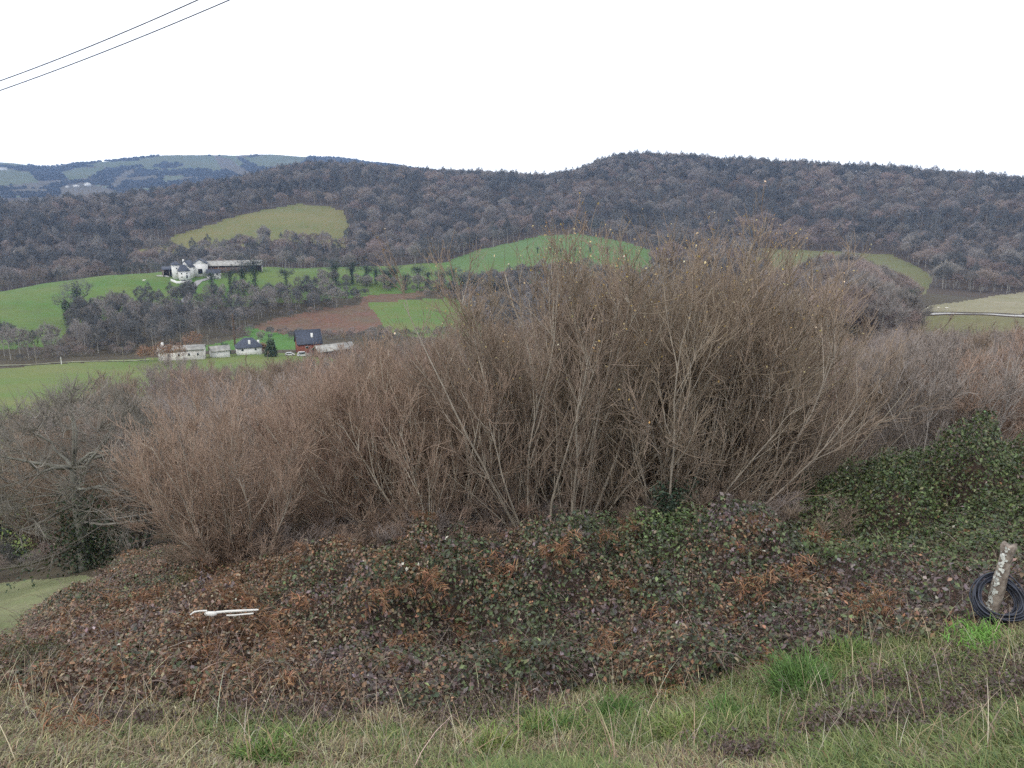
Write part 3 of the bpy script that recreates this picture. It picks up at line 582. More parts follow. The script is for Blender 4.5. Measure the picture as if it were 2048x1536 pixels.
def under(x, y):
    z = tz(x, y); px, py = proj(np.stack([x, y, z], -1)); r = np.hypot(x, y)
    edge = np.interp(px, BX, BY) + 42 * fbm(x * 1.1, y * 1.1, 31, 3); e = np.clip((edge - py) / 26, 0, 1)
    h = .36 + .12 * fbm(x * .8, y * .8, 61, 3)
    for cx, cy, c, s, sx, sr, hh in _mc:
        u = (x - cx) * c - (y - cy) * s; v = (x - cx) * s + (y - cy) * c; h = h + hh * np.exp(-.5 * ((u / sx) ** 2 + (v / sr) ** 2))
    h = h * (1 + .95 * fbm(x * 1.2, y * 1.2, 71, 3)) + .34 * np.clip(fbm(x * .85 + 5, y * 1.2, 171, 2), -.4, 1) + .20 * fbm(x * 3.0, y * 3.0, 81, 2)
    h = h * (1 - .5 * np.clip((330 - px) / 250, 0, 1))
    return z, np.maximum(h, .03) * np.sqrt(e), e, px, py, r
def under_ok(px, py, r):     # the pale meadow corner stays open
    return (r < 24.5) & ~((px < 260) & (py < 1292 - px * .62) & (r > 10.5))
# dark twiggy body below the leaves
thg = np.radians(np.arange(-47, 47, .25)); rg_ = np.arange(6.5, 25, .1); A, B = np.meshgrid(thg, rg_, indexing='ij'); X = np.sin(A) * B; Y = np.cos(A) * B
z, h, e, px, py, r = under(X, Y); Vb = np.stack([X, Y, z + h * .72 - .04 + .03 * fbm(X * 9, Y * 9, 3, 2)], -1); idx = np.arange(X.size).reshape(X.shape)
Q = np.stack([idx[:-1, :-1], idx[1:, :-1], idx[1:, 1:], idx[:-1, 1:]], -1).reshape(-1, 4)[:, ::-1]
ok = (e.ravel()[Q].min(1) > 0) & under_ok(px.ravel()[Q[:, 0]], py.ravel()[Q[:, 0]], r.ravel()[Q[:, 0]])
M_body = mat('bramble_litter', (.085, .06, .045), scale=45, var=.5, c2=(.03, .022, .018))
u_, inv = np.unique(Q[ok], return_inverse=True)
body = (Vb.reshape(-1, 3)[u_], inv.reshape(-1, 4))
def sample_under(n, seed, r0=6.5, r1=24.5, dens=None):
    rng = np.random.default_rng(seed); th = rng.uniform(R(-45), R(45), n); q = np.sqrt(rng.uniform(r0 ** 2, r1 ** 2, n)) if dens is None else r0 + (r1 - r0) * rng.random(n) ** dens
    x = np.sin(th) * q; y = np.cos(th) * q; z, h, e, px, py, r = under(x, y)
    g = .05; _, hx, _, _, _, _ = under(x + g, y); _, hy, _, _, _, _ = under(x, y + g); zx = tz(x + g, y); zy = tz(x, y + g)
    nv = nrm(np.stack([-(hx + zx - h - z) / g, -(hy + zy - h - z) / g, np.ones(n)], -1))
    k = (e > .03) & under_ok(px, py, r)
    return x[k], y[k], z[k], h[k], px[k], py[k], r[k], nv[k], rng
def leaf_layer(n, seed, r0=6.5):
    x, y, z, h, px, py, r, nv, rng = sample_under(n, seed, r0, dens=.95)
    k = rng.random(len(x)) < np.clip(.36 / np.maximum(nv[:, 2], .15), .3, 1); x, y, z, h, px, py, r, nv = (q[k] for q in (x, y, z, h, px, py, r, nv))
    C = np.stack([x, y, z + h], -1) - nv * (rng.exponential(.13, len(x)) - .09)[:, None]
    pyc = proj(C)[1]; bank = np.clip((px - 1540) / 120, 0, 1) * np.clip((1135 + 40 * fbm(x, y, 17, 2) - pyc) / 50, 0, 1); left = np.clip((900 - px) / 350, 0, 1)
    n1 = fbm(x * .9, y * .9, 91, 3); n2 = fbm(x * 2.2, y * 2.2, 95, 3)
    pg = np.clip(.50 + n1 * .9 - left * .25 + bank * .8 + .5 * np.exp(-((px - 1310) / 90) ** 2) * (py < 1290), .04, .96)
    u = rng.random(len(x)); green = u < pg; kind = np.where(green, 0, np.where(n2 > .05 + .35 * left, 1, 2))
    cg = pal([(.065, .10, .033), (.09, .12, .042), (.052, .07, .038), (.15, .17, .08), (.10, .085, .045)], [3, 3, 2, 1, 1], len(x), rng, .3)
    cgc = pal([(.06, .08, .036), (.052, .062, .040), (.10, .13, .055), (.10, .078, .055)], [3, 3, 2, 1], len(x), rng, .35)  # leaf tones spread wide, here and next, to paint in shadows and highlights
    cp = pal([(.125, .092, .088), (.18, .145, .145), (.075, .055, .055), (.17, .11, .08)], [3, 2, 3, 1], len(x), rng, .35)
    cb = pal([(.19, .115, .07), (.14, .10, .075), (.25, .14, .075), (.26, .21, .15), (.12, .11, .06)], [3, 3, 3, 2, 2], len(x), rng)
    c = np.where((kind == 0)[:, None], np.where((bank > .4)[:, None], cg, cgc), np.where((kind == 1)[:, None], cp, cb))
    lime = (np.exp(-((px - 1310) / 80) ** 2) * np.exp(-((py - 1150) / 60) ** 2) > rng.random(len(x)) * 1.2) & green; c[lime] = c[lime] * 1.6 + [.01, .035, 0]
    pale = rng.random(len(x)) < .0014; c[pale] = (.62, .6, .5)
    s = .016 + .032 * rng.random(len(x)) ** 1.4 * np.where(left > .5, .8, 1) * np.where(kind == 2, .8, 1)
    V, F = leafquads(C, s, rng, nv * .9 + [0, -.25, .15], .55, .62, .25)
    return V, F, np.repeat(c, 4, 0)
M_leaf = amat('bramble_leaf', .48, .42)
V, F, c = leaf_layer(700000, 201); V2, F2, c2_ = leaf_layer(330000, 211, 13.); V, F = cat([(V, F), (V2, F2)]); c = np.concatenate([c, c2_])
mb = raw('bramble_leaves', V, F, [M_leaf], col=c)
brm = tag(link('brambles', mb), 'tangle of dark green, purple and brown bramble leaves covering the near bank', 'brambles', kind='stuff')
tag(link('bramble_litter', raw('bramble_litter', *body, [M_body], smooth=True)), 'dark twiggy litter under the brambles', 'undergrowth', kind='stuff')
# canes arching out of the tangle
x, y, z, h, px, py, r, nv, rng = sample_under(56000, 202, dens=1.0); n = len(x)
st = np.stack([x, y, z + h * .75], -1); di = nrm(rng.normal(size=(n, 3)) * .8 + nv * .9); K = 7
ln = rng.uniform(.12, .7, n) ** 1.3; Pc = np.zeros((n, K, 3)); Pc[:, 0] = st; d = di
for k in range(1, K): d = nrm(d + np.array([0, 0, -.22]) + rng.normal(size=(n, 3)) * .18); Pc[:, k] = Pc[:, k - 1] + d * (ln / (K - 1))[:, None]
V, Q = tubes(Pc, rad(n, K, .0036, .0015, rng.uniform(.6, 1.4, n)), 3)
c = np.repeat(pal([(.22, .17, .15), (.30, .24, .20), (.16, .09, .08), (.36, .31, .25), (.13, .12, .07)], [3, 2, 2, 1, 1], n, rng), K * 3, 0)
tag(link('bramble_canes', raw('bramble_canes', V, Q, [amat('cane', .7, .3)], col=c)), 'thin bare bramble canes arching over the near bank', 'brambles', kind='stuff')

# dead bracken
def bracken(seed, nf=9, L=.62):
    rng = np.random.default_rng(seed); az = rng.uniform(0, 6.28, nf); el = rng.uniform(.3, 1.25, nf)
    di = np.stack([np.cos(az) * np.cos(el), np.sin(az) * np.cos(el), np.sin(el)], -1); K = 9; P = np.zeros((nf, K, 3)); d = di; P[:, 0] = rng.normal(size=(nf, 3)) * [.08, .08, .02]
    for k in range(1, K): d = nrm(d + np.array([0, 0, -.20]) + rng.normal(size=(nf, 3)) * .09); P[:, k] = P[:, k - 1] + d * L * rng.uniform(.8, 1.2) / K
    parts = [tubes(P, rad(nf, K, .004, .0015), 3)]; cols = [np.tile([.24, .15, .09], (nf * K * 3, 1))]
    m = 36; st, dd, t, par = kids(P, m, .22, 1., 1.2, rng, ); n = len(st); ln = .17 * np.sin(np.clip((1.12 - t), 0, 1) * 2.6) * rng.uniform(.7, 1.2, n)
    Q = np.zeros((n, 4, 3)); Q[:, 0] = st; d = dd
    for k in range(1, 4): d = nrm(d + np.array([0, 0, -.22]) + rng.normal(size=(n, 3)) * .22); Q[:, k] = Q[:, k - 1] + d * (ln / 3)[:, None]
    w_ = np.cross(d, rng.normal(size=(n, 3))); w_ = nrm(w_)[:, None] * np.array([.003, .0065, .005, .001])[None, :, None]
    V = np.stack([Q - w_, Q + w_], 2).reshape(-1, 3); i = np.arange(n * 4).reshape(n, 4) * 2; a = i[:, :-1]; b = i[:, 1:]
    F = np.stack([a, a + 1, b + 1, b], -1).reshape(-1, 4); parts.append((V, F)); cols.append(np.repeat(pal([(.26, .135, .075), (.33, .18, .10), (.19, .10, .06), (.34, .24, .155)], [4, 3, 3, 2], n, rng), 8, 0))
    V, F = cat(parts); return V, F, np.concatenate(cols)
M_brk = amat('bracken', .75, .2)
BRK = [bracken(300 + i) for i in range(4)]; BRKM = [raw('bracken_clump', V, F, [M_brk], col=c) for V, F, c in BRK]
def on_under(px, py):
    d = ray(px, py); d = d / math.hypot(d[0], d[1]); rr = np.arange(6.5, 26, .02); x = d[0] * rr; y = d[1] * rr; z, h, *_ = under(x, y)
    k = np.where(d[2] * rr < z + h)[0]; k = k[0] if len(k) else 300; return Vector((x[k], y[k], z[k] + h[k]))
SPOTS = [(1095, 1108, 'on the crest of the bramble mound'), (1125, 1085, 'on the crest of the bramble mound, beside another'), (1200, 1060, 'standing up behind the mound crest'), (1235, 1155, 'low on the mound near the lime-green leaves'),
 (980, 1128, 'left of the mound crest'), (850, 1145, 'at the left end of the mound'), (770, 1180, 'on the left flank of the mound'), (800, 1270, 'in the dark middle of the mound'), (900, 1230, 'among dark leaves in the middle of the mound'),
 (1225, 1290, 'hanging over dark leaves in the mound front'), (1330, 1230, 'on the right flank of the mound'), (1465, 1225, 'on the low brambles right of the mound'), (1520, 1160, 'behind the low brambles on the right'),
 (1590, 1135, 'at the foot of the green bramble bank'), (1655, 1062, 'bright rust in front of the green bramble bank'), (1720, 1195, 'between two dark bramble patches on the right'), (1755, 1190, 'right one of two between the dark bramble patches'),
 (1365, 1375, 'at the grass edge below the mound'), (1325, 1365, 'at the grass edge, left of another'), (1045, 1375, 'at the grass edge in front of the mound'), (1555, 1310, 'at the grass edge near the green tuft'),
 (545, 1365, 'brightest patch low on the left'), (590, 1300, 'left beside the dark bramble hollow'), (480, 1190, 'above the white pipe'), (610, 1205, 'right of the white pipe'), (560, 1250, 'below the white pipe'),
 (270, 1190, 'in the upper left patch'), (330, 1180, 'in the upper left patch, right side'), (215, 1200, 'in the upper left patch, left side'), (85, 1275, 'near the left edge beside purple twigs'), (140, 1480, 'small dark one in the pale grass at the left'), (390, 1290, 'in the left slope among grey twigs')]
for i, (x_, y_, lb) in enumerate(SPOTS):
    p = on_under(x_, y_ + 14); o = link('bracken_clump', BRKM[i % 4], None, (p.x, p.y, p.z - .05), rngp.uniform(0, 6.28), .6 + .35 * rngp.random()); tag(o, 'rust-coloured dead bracken ' + lb, 'bracken', 'dead bracken clumps')
x, y, z, h, px, py, r, nv, rng = sample_under(26000, 303, dens=1.0)
dn = np.clip((880 - px) / 500, 0, 1) * .6 + .07 + np.clip(fbm(x * .7, y * .7, 55, 3), -.3, 1) * .7; dn *= 1 - .8 * np.clip((px - 1560) / 150, 0, 1)
k = rng.random(len(x)) < np.clip(dn, 0, 1) * .14; x, y, z, h, nv = x[k], y[k], z[k], h[k], nv[k]
Vs, Fs, Cs, off = [], [], [], 0
for i in range(len(x)):
    V, F, c = BRK[i % 4]; a = rng.uniform(0, 6.28); s = rng.uniform(.3, .65); ca, sa = math.cos(a) * s, math.sin(a) * s
    W = np.stack([V[:, 0] * ca - V[:, 1] * sa + x[i], V[:, 0] * sa + V[:, 1] * ca + y[i], V[:, 2] * s * .8 + z[i] + h[i] - .06], -1)
    Vs.append(W); Fs.append(F + off); Cs.append(np.clip(c * rng.uniform(.6, 1.1) * (1 if rng.random() < .7 else np.array([.75, .85, 1.0])), 0, 1)); off += len(W)
print('bracken', len(x), off)
tag(link('bracken', raw('bracken', np.concatenate(Vs), np.concatenate(Fs), [M_brk], col=np.concatenate(Cs))), 'withered brown bracken fronds spread through the near brambles', 'bracken', kind='stuff')
# dark ivy-like evergreen clump in front of the tall willows, gorse bushes on the left
def leaf_bush(name, label, cat_, px, py, r, sx, sz, n, size, cols, seed, asp=.6):
    rng = np.random.default_rng(seed); p = at(px, r, py); d = nrm(rng.normal(size=(n, 3))); d[:, 2] = np.abs(d[:, 2])
    k = 1 + .22 * np.sin(d[:, 0] * 6 + seed) * np.cos(d[:, 1] * 5) + .12 * np.sin(d[:, 2] * 9)
    C = d * rng.uniform(.35, 1, (n, 1)) ** .45 * k[:, None] * [sx, sx, sz] ; V, F = leafquads(C, rng.uniform(.6, 1.3, n) * size, rng, d, .9, asp)
    o = empty(name, label, cat_, p); link('foliage', raw('foliage', V, F, [M_leaf], col=np.repeat(pal(cols, [1] * len(cols), n, rng), 4, 0)), o)
    st = grow(rng.normal(size=(14, 3)) * [.1, .1, 0], nrm(rng.normal(size=(14, 3)) * [1, 1, .3] + [0, 0, 1]), np.full(14, sz * .8), 5, .1, .1, rng); link('stems', raw('stems', *tubes(st, rad(14, 5, .02 * sz, .005)), [M_st[0]]), o); return o
leaf_bush('ivy_bush', 'dark blue-green ivy bush at the foot of the tall willows', 'bush', 1345, 1110, 14.6, .62, 1.75, 6500, .035, [(.03, .055, .035), (.04, .07, .04), (.05, .08, .05)], 5)
leaf_bush('gorse_bush', 'olive-green gorse bush on the left above the rust bracken', 'bush', 372, 1170, 13.8, .34, .62, 2600, .022, [(.11, .11, .035), (.09, .10, .03), (.14, .13, .06)], 6, .2)
leaf_bush('gorse_bush', 'small dark green bush just left of the white pipe', 'bush', 330, 1215, 12.8, .25, .5, 1600, .022, [(.05, .08, .035), (.06, .09, .03)], 7, .3)
leaf_bush('gorse_bush', 'dark olive bush low at the left edge of the bank', 'bush', 50, 1350, 9.6, .5, .42, 3000, .02, [(.07, .08, .03), (.09, .09, .04)], 8, .25)
leaf_bush('holly_bush', 'dark evergreen bush far left above the bright meadow patch', 'bush', -5, 1060, 55, 3.2, 4.5, 5000, .12, [(.03, .045, .03), (.04, .06, .04)], 9)
leaf_bush('holly_bush', 'green leafy shrub rising at the right edge over the bramble bank', 'bush', 2040, 1000, 20.5, .45, 1.7, 1800, .04, [(.06, .09, .035), (.09, .10, .04), (.05, .07, .03)], 10)

# ------------------------------------------------------------ grass
def blades(n, seed, r0, r1, tuft=None):
    rng = np.random.default_rng(seed)
    th = rng.uniform(R(-46), R(46), n); q = r0 + (r1 - r0) * rng.random(n) ** 1.15
    cl = rng.integers(0, n // 9, n); x = np.sin(th) * q; y = np.cos(th) * q; x = np.where(rng.random(n) < .75, x[cl] + rng.normal(0, .035, n), x); y = np.where(x == x, y, y)
    y = np.where(np.abs(x - x[cl]) < .2, y[cl] + rng.normal(0, .035, n), y)
    z, h, e, px, py, r = under(x, y); k = (e < .35 + .4 * rng.random(len(e))) & (py < 1900) & ((r < 13.5) | (px < 200))
    x, y, z, px, py, e = x[k], y[k], z[k], px[k], py[k], e[k]; n = len(x)
    g = fbm(x * .8 + 3, y * .8, 131, 3) + .17 + .35 * np.exp(-((px - 1700) / 450) ** 2) * np.exp(-((py - 1330) / 120) ** 2) - .25 * (px < 750) - .09
    u = rng.random(n); green = u < np.clip(.30 + g * 2.2, .06, .9)
    cg = pal([(.145, .19, .06), (.11, .155, .05), (.21, .23, .09), (.075, .125, .045)], [3, 2, 2, 1], n, rng, .2)
    cs = pal([(.35, .32, .18), (.27, .25, .13), (.20, .165, .11), (.42, .38, .26), (.14, .10, .08), (.22, .13, .08)], [3, 3, 3, 1, 2, 1], n, rng, .2)
    c = np.where(green[:, None], cg, cs); ln = rng.uniform(.08, .24, n) * np.where(px < 750, .75, 1) * np.where(green, 1.05, .95) * (1 + .9 * np.clip(fbm(x * 1.6, y * 1.6, 141, 3), -.6, 1))
    return x, y, z, c, ln, rng
def blade_mesh(x, y, z, c, ln, rng, w=.0042, droop=.75, tilt=.6):
    n = len(x); K = 4; P = np.zeros((n, K, 3)); P[:, 0] = np.stack([x, y, z - .01], -1); d = nrm(rng.normal(size=(n, 3)) * [tilt, tilt, .1] + [0, 0, 1])
    for k in range(1, K): P[:, k] = P[:, k - 1] + d * (ln / (K - 1))[:, None]; d = nrm(d * [1.4, 1.4, 1] + np.array([0, 0, -droop]) * (.6 if k == 1 else 1))
    sd_ = nrm(np.stack([rng.normal(size=n), rng.normal(size=n) * .5, np.zeros(n)], -1))[:, None] * (np.array([1, .9, .65, .12]) * w)[None, :, None]
    V = np.stack([P - sd_, P + sd_], 2).reshape(-1, 3); i = np.arange(n * K).reshape(n, K) * 2; a = i[:, :-1]; b = i[:, 1:]
    F = np.stack([a, a + 1, b + 1, b], -1).reshape(-1, 4); return V, F, np.repeat(c, K * 2, 0)
M_gr = amat('grass_blade', .6, .3)
V, F, c = blade_mesh(*blades(310000, 401, 4.2, 13.5))
tag(link('grass', raw('grass', V, F, [M_gr], col=c)), 'rough winter grass, half green and half straw, along the foot of the picture', 'grass', kind='stuff')
# tall straw stalks and dead twigs sticking out of the grass
rng = np.random.default_rng(405); n = 3000; th = rng.uniform(R(-46), R(46), n); q = rng.uniform(5.2, 11.5, n); x = np.sin(th) * q; y = np.cos(th) * q; z, h, e, px, py, r = under(x, y)
k = (e < .9); x, y, z = x[k], y[k], z[k]; n = len(x)
V, F, c = blade_mesh(x, y, z, pal([(.5, .45, .33), (.42, .34, .23), (.3, .2, .14)], [2, 2, 1], n, rng), rng.uniform(.25, .6, n), rng, .0032, .12, .35)
tag(link('dry_stalks', raw('dry_stalks', V, F, [M_gr], col=c)), 'thin dry straw stalks standing in the near grass', 'stalks', kind='stuff')
def tuft(label, px, py, n, L, spread, cols, seed):
    rng = np.random.default_rng(seed); a = rng.normal(size=(n, 2)) * spread * .33
    V, F, c = blade_mesh(a[:, 0], a[:, 1], np.zeros(n), pal(cols, [1] * len(cols), n, rng, .2), rng.uniform(.6, 1.1, n) * L, rng, .0055, .55, .62)
    p = hit(px, py, 3); o = link('grass_tuft', raw('grass_tuft', V, F, [M_gr], col=c), None, p); tag(o, label, 'grass tuft', 'green grass tufts')
G1 = [(.08, .16, .035), (.11, .20, .05), (.06, .12, .03)]; G2 = [(.17, .24, .06), (.14, .20, .05), (.26, .26, .11)]
tuft('large dark green grass tuft below the low brambles on the right', 1610, 1385, 900, .48, .5, G1, 1)
tuft('green grass tuft up the slope, left of the leaning post', 1700, 1325, 500, .36, .45, G1 + G2, 2)
tuft('dark green grass tuft at the grass edge below the right of the mound', 1455, 1445, 450, .25, .3, G1, 3)
tuft('bright green grass tuft in front of the middle of the mound', 1235, 1438, 500, .3, .3, G1, 4)
tuft('wide green grass tuft in front of the mound, left of another', 1100, 1478, 700, .3, .45, G1 + G2, 5)
tuft('yellow-green grass tuft near the foot of the picture, middle', 990, 1510, 420, .26, .3, G2, 6)
tuft('green grass tuft at the foot of the picture, lowest left one', 520, 1525, 500, .24, .35, G1 + G2, 7)
tuft('bright lime grass patch just below the leaning post', 1990, 1288, 800, .16, .55, [(.14, .30, .05), (.18, .34, .08)], 8)
tuft('yellowish grass tuft right of the middle near the foot of the picture', 1370, 1480, 420, .28, .35, G2, 9)

# ------------------------------------------------------------ buildings
M_white = mat('white_render', (.80, .79, .76), var=.08, scale=.6); M_old = mat('old_whitewash', (.78, .76, .72), var=.3, scale=.5, c2=(.50, .46, .42))
M_slate = mat('slate', (.075, .085, .115), var=.3, scale=1.5, rough=.6); M_grey = mat('fibre_cement', (.40, .39, .36), var=.35, scale=.5)
M_brick = mat('brick_red', (.26, .09, .06), var=.3, scale=3); M_dark = mat('dark_opening', (.02, .02, .022), var=.1); M_boards = mat('brown_boards', (.17, .11, .085), var=.4, scale=1.2)
M_conc = mat('concrete', (.45, .44, .41), var=.2, scale=1); M_win = mat('window_glass', (.05, .06, .07), rough=.15, spec=.6, var=.1); M_wood = mat('pole_wood', (.26, .23, .19), scale=6)
def box(x0, x1, y0, y1, z0, z1):
    V = np.array([(x, y, z) for z in (z0, z1) for x, y in ((x0, y0), (x1, y0), (x1, y1), (x0, y1))], float)
    return V, np.array([(3, 2, 1, 0), (4, 5, 6, 7), (0, 1, 5, 4), (1, 2, 6, 5), (2, 3, 7, 6), (3, 0, 4, 7)])
def part(name, shapes, m, parent): return link(name, raw(name, *cat(shapes), [m]), parent)
def gable_roof(w, d, z, h, axis='x', over=.5, t=.25):
    """ridge along axis; two sloping slabs"""
    L = (w if axis == 'x' else d) / 2 + over; Hf = (d if axis == 'x' else w) / 2; k = h / Hf; o = over; out = []
    for s in (-1, 1):
        a = [(0, z + h), (s * (Hf + o), z - k * o)]; q = []
        for dz in (0, t):
            for l in (-L, L):
                for v, zz in a: q.append((l, v, zz + dz) if axis == 'x' else (v, l, zz + dz))
        out.append((np.array(q, float), np.array([(0, 1, 3, 2), (4, 6, 7, 5), (0, 2, 6, 4), (1, 5, 7, 3), (0, 4, 5, 1), (2, 3, 7, 6)])))
    return out
def gable_wall(w, d, z, h, axis='x'):
    out = []
    for s in (-1, 1):
        L = s * ((w if axis == 'x' else d) / 2 - .12); Hf = (d if axis == 'x' else w) / 2; q = []
        for l in (L - .1, L + .1):
            for v, zz in ((-Hf, z), (Hf, z), (0, z + h)): q.append((l, v, zz) if axis == 'x' else (v, l, zz))
        V = np.array(q, float); out.append((V, np.array([(0, 1, 2, 2), (3, 5, 4, 4), (0, 3, 4, 1), (1, 4, 5, 2), (2, 5, 3, 0)])))
    return out
def hip_roof(w, d, z, h, over=.5, ridge=.35):
    a, b = w / 2 + over, d / 2 + over; r = w / 2 * ridge
    V = np.array([(-a, -b, z), (a, -b, z), (a, b, z), (-a, b, z), (-r, 0, z + h), (r, 0, z + h), (-a, -b, z - .2), (a, -b, z - .2), (a, b, z - .2), (-a, b, z - .2)], float)
    Q = [(0, 1, 5, 4), (2, 3, 4, 5), (1, 2, 5, 5), (3, 0, 4, 4), (6, 7, 1, 0), (7, 8, 2, 1), (8, 9, 3, 2), (9, 6, 0, 3), (9, 8, 7, 6)]
    return [(V, np.array(Q))]
def walls(w, d, h, t=.3): return [box(-w / 2, w / 2, -d / 2, d / 2, -3.0, h)]
def tri_ok(): pass
def house(name, label, px, r, py, w, d, h, rh, roof='x', yaw=0, wall=None, roofm=None, wins=(), doors=(), chim=(), cat_='house', z=None):
    p = at(px, r, py); face = -math.atan2(p.x, p.y)
    o = empty(name, label, cat_, (p.x, p.y, p.z + (1.3 if z is None else z)), face + R(yaw)); wall = wall or M_white; roofm = roofm or M_slate
    wp = walls(w, d, h)
    if roof in 'xy': wp += gable_wall(w, d, h, rh, roof)
    part('wall', wp, wall, o)
    part('roof', hip_roof(w, d, h, rh) if roof == 'h' else gable_roof(w, d, h, rh, roof), roofm, o)
    for x, zz, ww, hh in wins:
        q = part('window', [box(x - ww / 2, x + ww / 2, -d / 2 - .06, -d / 2 + .02, zz, zz + hh)], M_white, o)
        part('pane', [box(x - ww / 2 + .1, x + ww / 2 - .1, -d / 2 - .09, -d / 2 - .05, zz + .1, zz + hh - .1)], M_win, q)
    for x, ww, hh in doors: part('door', [box(x - ww / 2, x + ww / 2, -d / 2 - .08, -d / 2 + .02, 0, hh)], M_dark, o)
    for x, y, hh in chim: part('chimney', [box(x - .5, x + .5, y - .4, y + .4, h, h + rh + hh)], M_white, o)
    return o
# hilltop farm
house('farm_house', 'tall white tower-like end of the hilltop farmhouse under a small slate hip roof', 352, 612, 540, 5.2, 6, 8.6, 2.0, 'h', 8, wins=[(0, 5.4, .9, 1.2), (0, 1.8, .9, 1.2)])
house('farm_house', 'white middle wing of the hilltop farmhouse with a dark hipped slate roof', 367, 608, 540, 7.2, 6, 5.2, 4.2, 'h', 8, wins=[(-2, 2.8, .9, 1.2), (1.6, 2.8, .9, 1.2), (-2, .4, .9, 1.1)], doors=[(1.5, 1, 2)])
house('farm_house', 'white gabled wing of the hilltop farmhouse with a square white chimney', 375, 618, 535, 7, 9, 6.6, 4.4, 'y', -25, chim=[(-1.5, -2.5, .9)], wins=[(1.4, 3.5, .9, 1.2)])
o = house('farm_barn', 'big white gabled barn of the hilltop farm with a dark doorway', 400, 626, 530, 10.2, 13, 7.4, 3.0, 'y', -4, doors=[(.3, 3, 3.6)], cat_='barn')
o = house('farm_annex', 'low white annex with a strip window between the big barn and the long shed', 426, 612, 530, 9.4, 5, 3.0, 2.0, 'x', -8, wins=[(-2.6, 1.2, 1.6, 1.1), (0, 1.2, 1.6, 1.1), (2.6, 1.2, 1.6, 1.1)])
def open_shed(name, label, px, r, py, w, d, h, rh, bays, m_roof, m_back, yaw=0, mono=True):
    p = at(px, r, py); o = empty(name, label, 'shed', p, -math.atan2(p.x, p.y) + R(yaw))
    part('back_wall', [box(-w / 2, w / 2, d / 2 - .2, d / 2, -1, h), box(-w / 2 + .01, -w / 2 + .2, -d / 2, d / 2 - .21, -1, h - .3), box(w / 2 - .2, w / 2 - .01, -d / 2, d / 2 - .21, -1, h - .3)], m_back, o)
    V = np.array([(-w / 2 - .5, -d / 2 - .6, h - .3), (w / 2 + .5, -d / 2 - .6, h - .3), (w / 2 + .5, d / 2 + .3, h + rh), (-w / 2 - .5, d / 2 + .3, h + rh)], float); V = np.concatenate([V, V + [0, 0, .25]])
    part('roof', [(V, np.array([(3, 2, 1, 0), (4, 5, 6, 7), (0, 1, 5, 4), (1, 2, 6, 5), (2, 3, 7, 6), (3, 0, 4, 7)]))], m_roof, o)
    for i in range(bays + 1):
        x = -w / 2 + .3 + i * (w - .6) / bays; part('post', [box(x - .12, x + .12, -d / 2 - .12, -d / 2 + .12, -1, h - .32)], M_conc, o)
    return o
o = open_shed('long_shed', 'long open-fronted farm shed with a pale grey roof, right of the white barn', 466, 632, 528, 42, 10, 5.4, 2.8, 8, M_grey, M_boards, -3)
part('boarding', [box(-20.6, 8, -5.1, -4.95, -.6, 3.9)], M_boards, o)
part('end_wall', [box(20.9, 21.1, -5, 5, -1, 5.2)], M_white, o)
open_shed('lean_to', 'dark open lean-to at the left end of the hilltop farm', 337, 622, 538, 8.5, 7, 5.2, 1.4, 2, M_slate, M_boards, 6)
p = at(324, 618, 538); q = at(345, 606, 545); r_ = at(350, 602, 548)
def wall_run(name, label, pts, h, t, m, cat_='wall'):
    P = np.array([list(v) for v in pts]); n = len(P); d = nrm(np.gradient(P[:, :2], axis=0)); s = np.stack([-d[:, 1], d[:, 0]], 1) * t / 2
    V = np.concatenate([np.c_[P[:, :2] - s, P[:, 2] - 1], np.c_[P[:, :2] + s, P[:, 2] - 1], np.c_[P[:, :2] + s, P[:, 2] + h], np.c_[P[:, :2] - s, P[:, 2] + h]])
    Q = [(i + a * n, i + 1 + a * n, i + 1 + b * n, i + b * n) for i in range(n - 1) for a, b in ((0, 1), (1, 2), (2, 3), (3, 0))]
    Q += [(0, n, 2 * n, 3 * n), (n - 1, 4 * n - 1, 3 * n - 1, 2 * n - 1)]
    return tag(link(name, raw(name, V, np.array(Q), [m])), label, cat_)
wall_run('garden_wall', 'low white garden wall in front of the hilltop farmhouse', [at(340, 602, 545), at(352, 597, 548), at(366, 597, 548), at(382, 601, 545)], 1.6, .4, M_white)
wall_run('yard_wall', 'low pale wall left of the dark lean-to of the hilltop farm', [at(312, 622, 538), at(326, 620, 538), at(336, 616, 538)], 1.0, .4, M_conc)
# track down from the farm
tp = [at(px_, r_, 560) for px_, r_ in ((418, 610), (398, 604), (388, 590), (380, 572), (370, 555), (362, 540))]
P_ = np.array([list(v) for v in tp]); tt = np.linspace(0, 5, 40); P_ = np.stack([np.interp(tt, range(6), P_[:, i]) for i in range(3)], 1); d_ = nrm(np.gradient(P_[:, :2], axis=0)); s_ = np.stack([-d_[:, 1], d_[:, 0]], 1)
gx = np.linspace(-2.2, 2.2, 5); XY = P_[:, None, :2] + s_[:, None] * gx[None, :, None]; ZZ = tz(XY[..., 0], XY[..., 1]) + .22
idx = np.arange(200).reshape(40, 5); Q_ = np.stack([idx[:-1, :-1], idx[1:, :-1], idx[1:, 1:], idx[:-1, 1:]], -1).reshape(-1, 4)
tag(link('farm_track', raw('farm_track', np.concatenate([XY, ZZ[..., None]], -1).reshape(-1, 3), Q_, [mat('track_gravel', (.34, .33, .33), var=.3, scale=1)])), kind='structure')
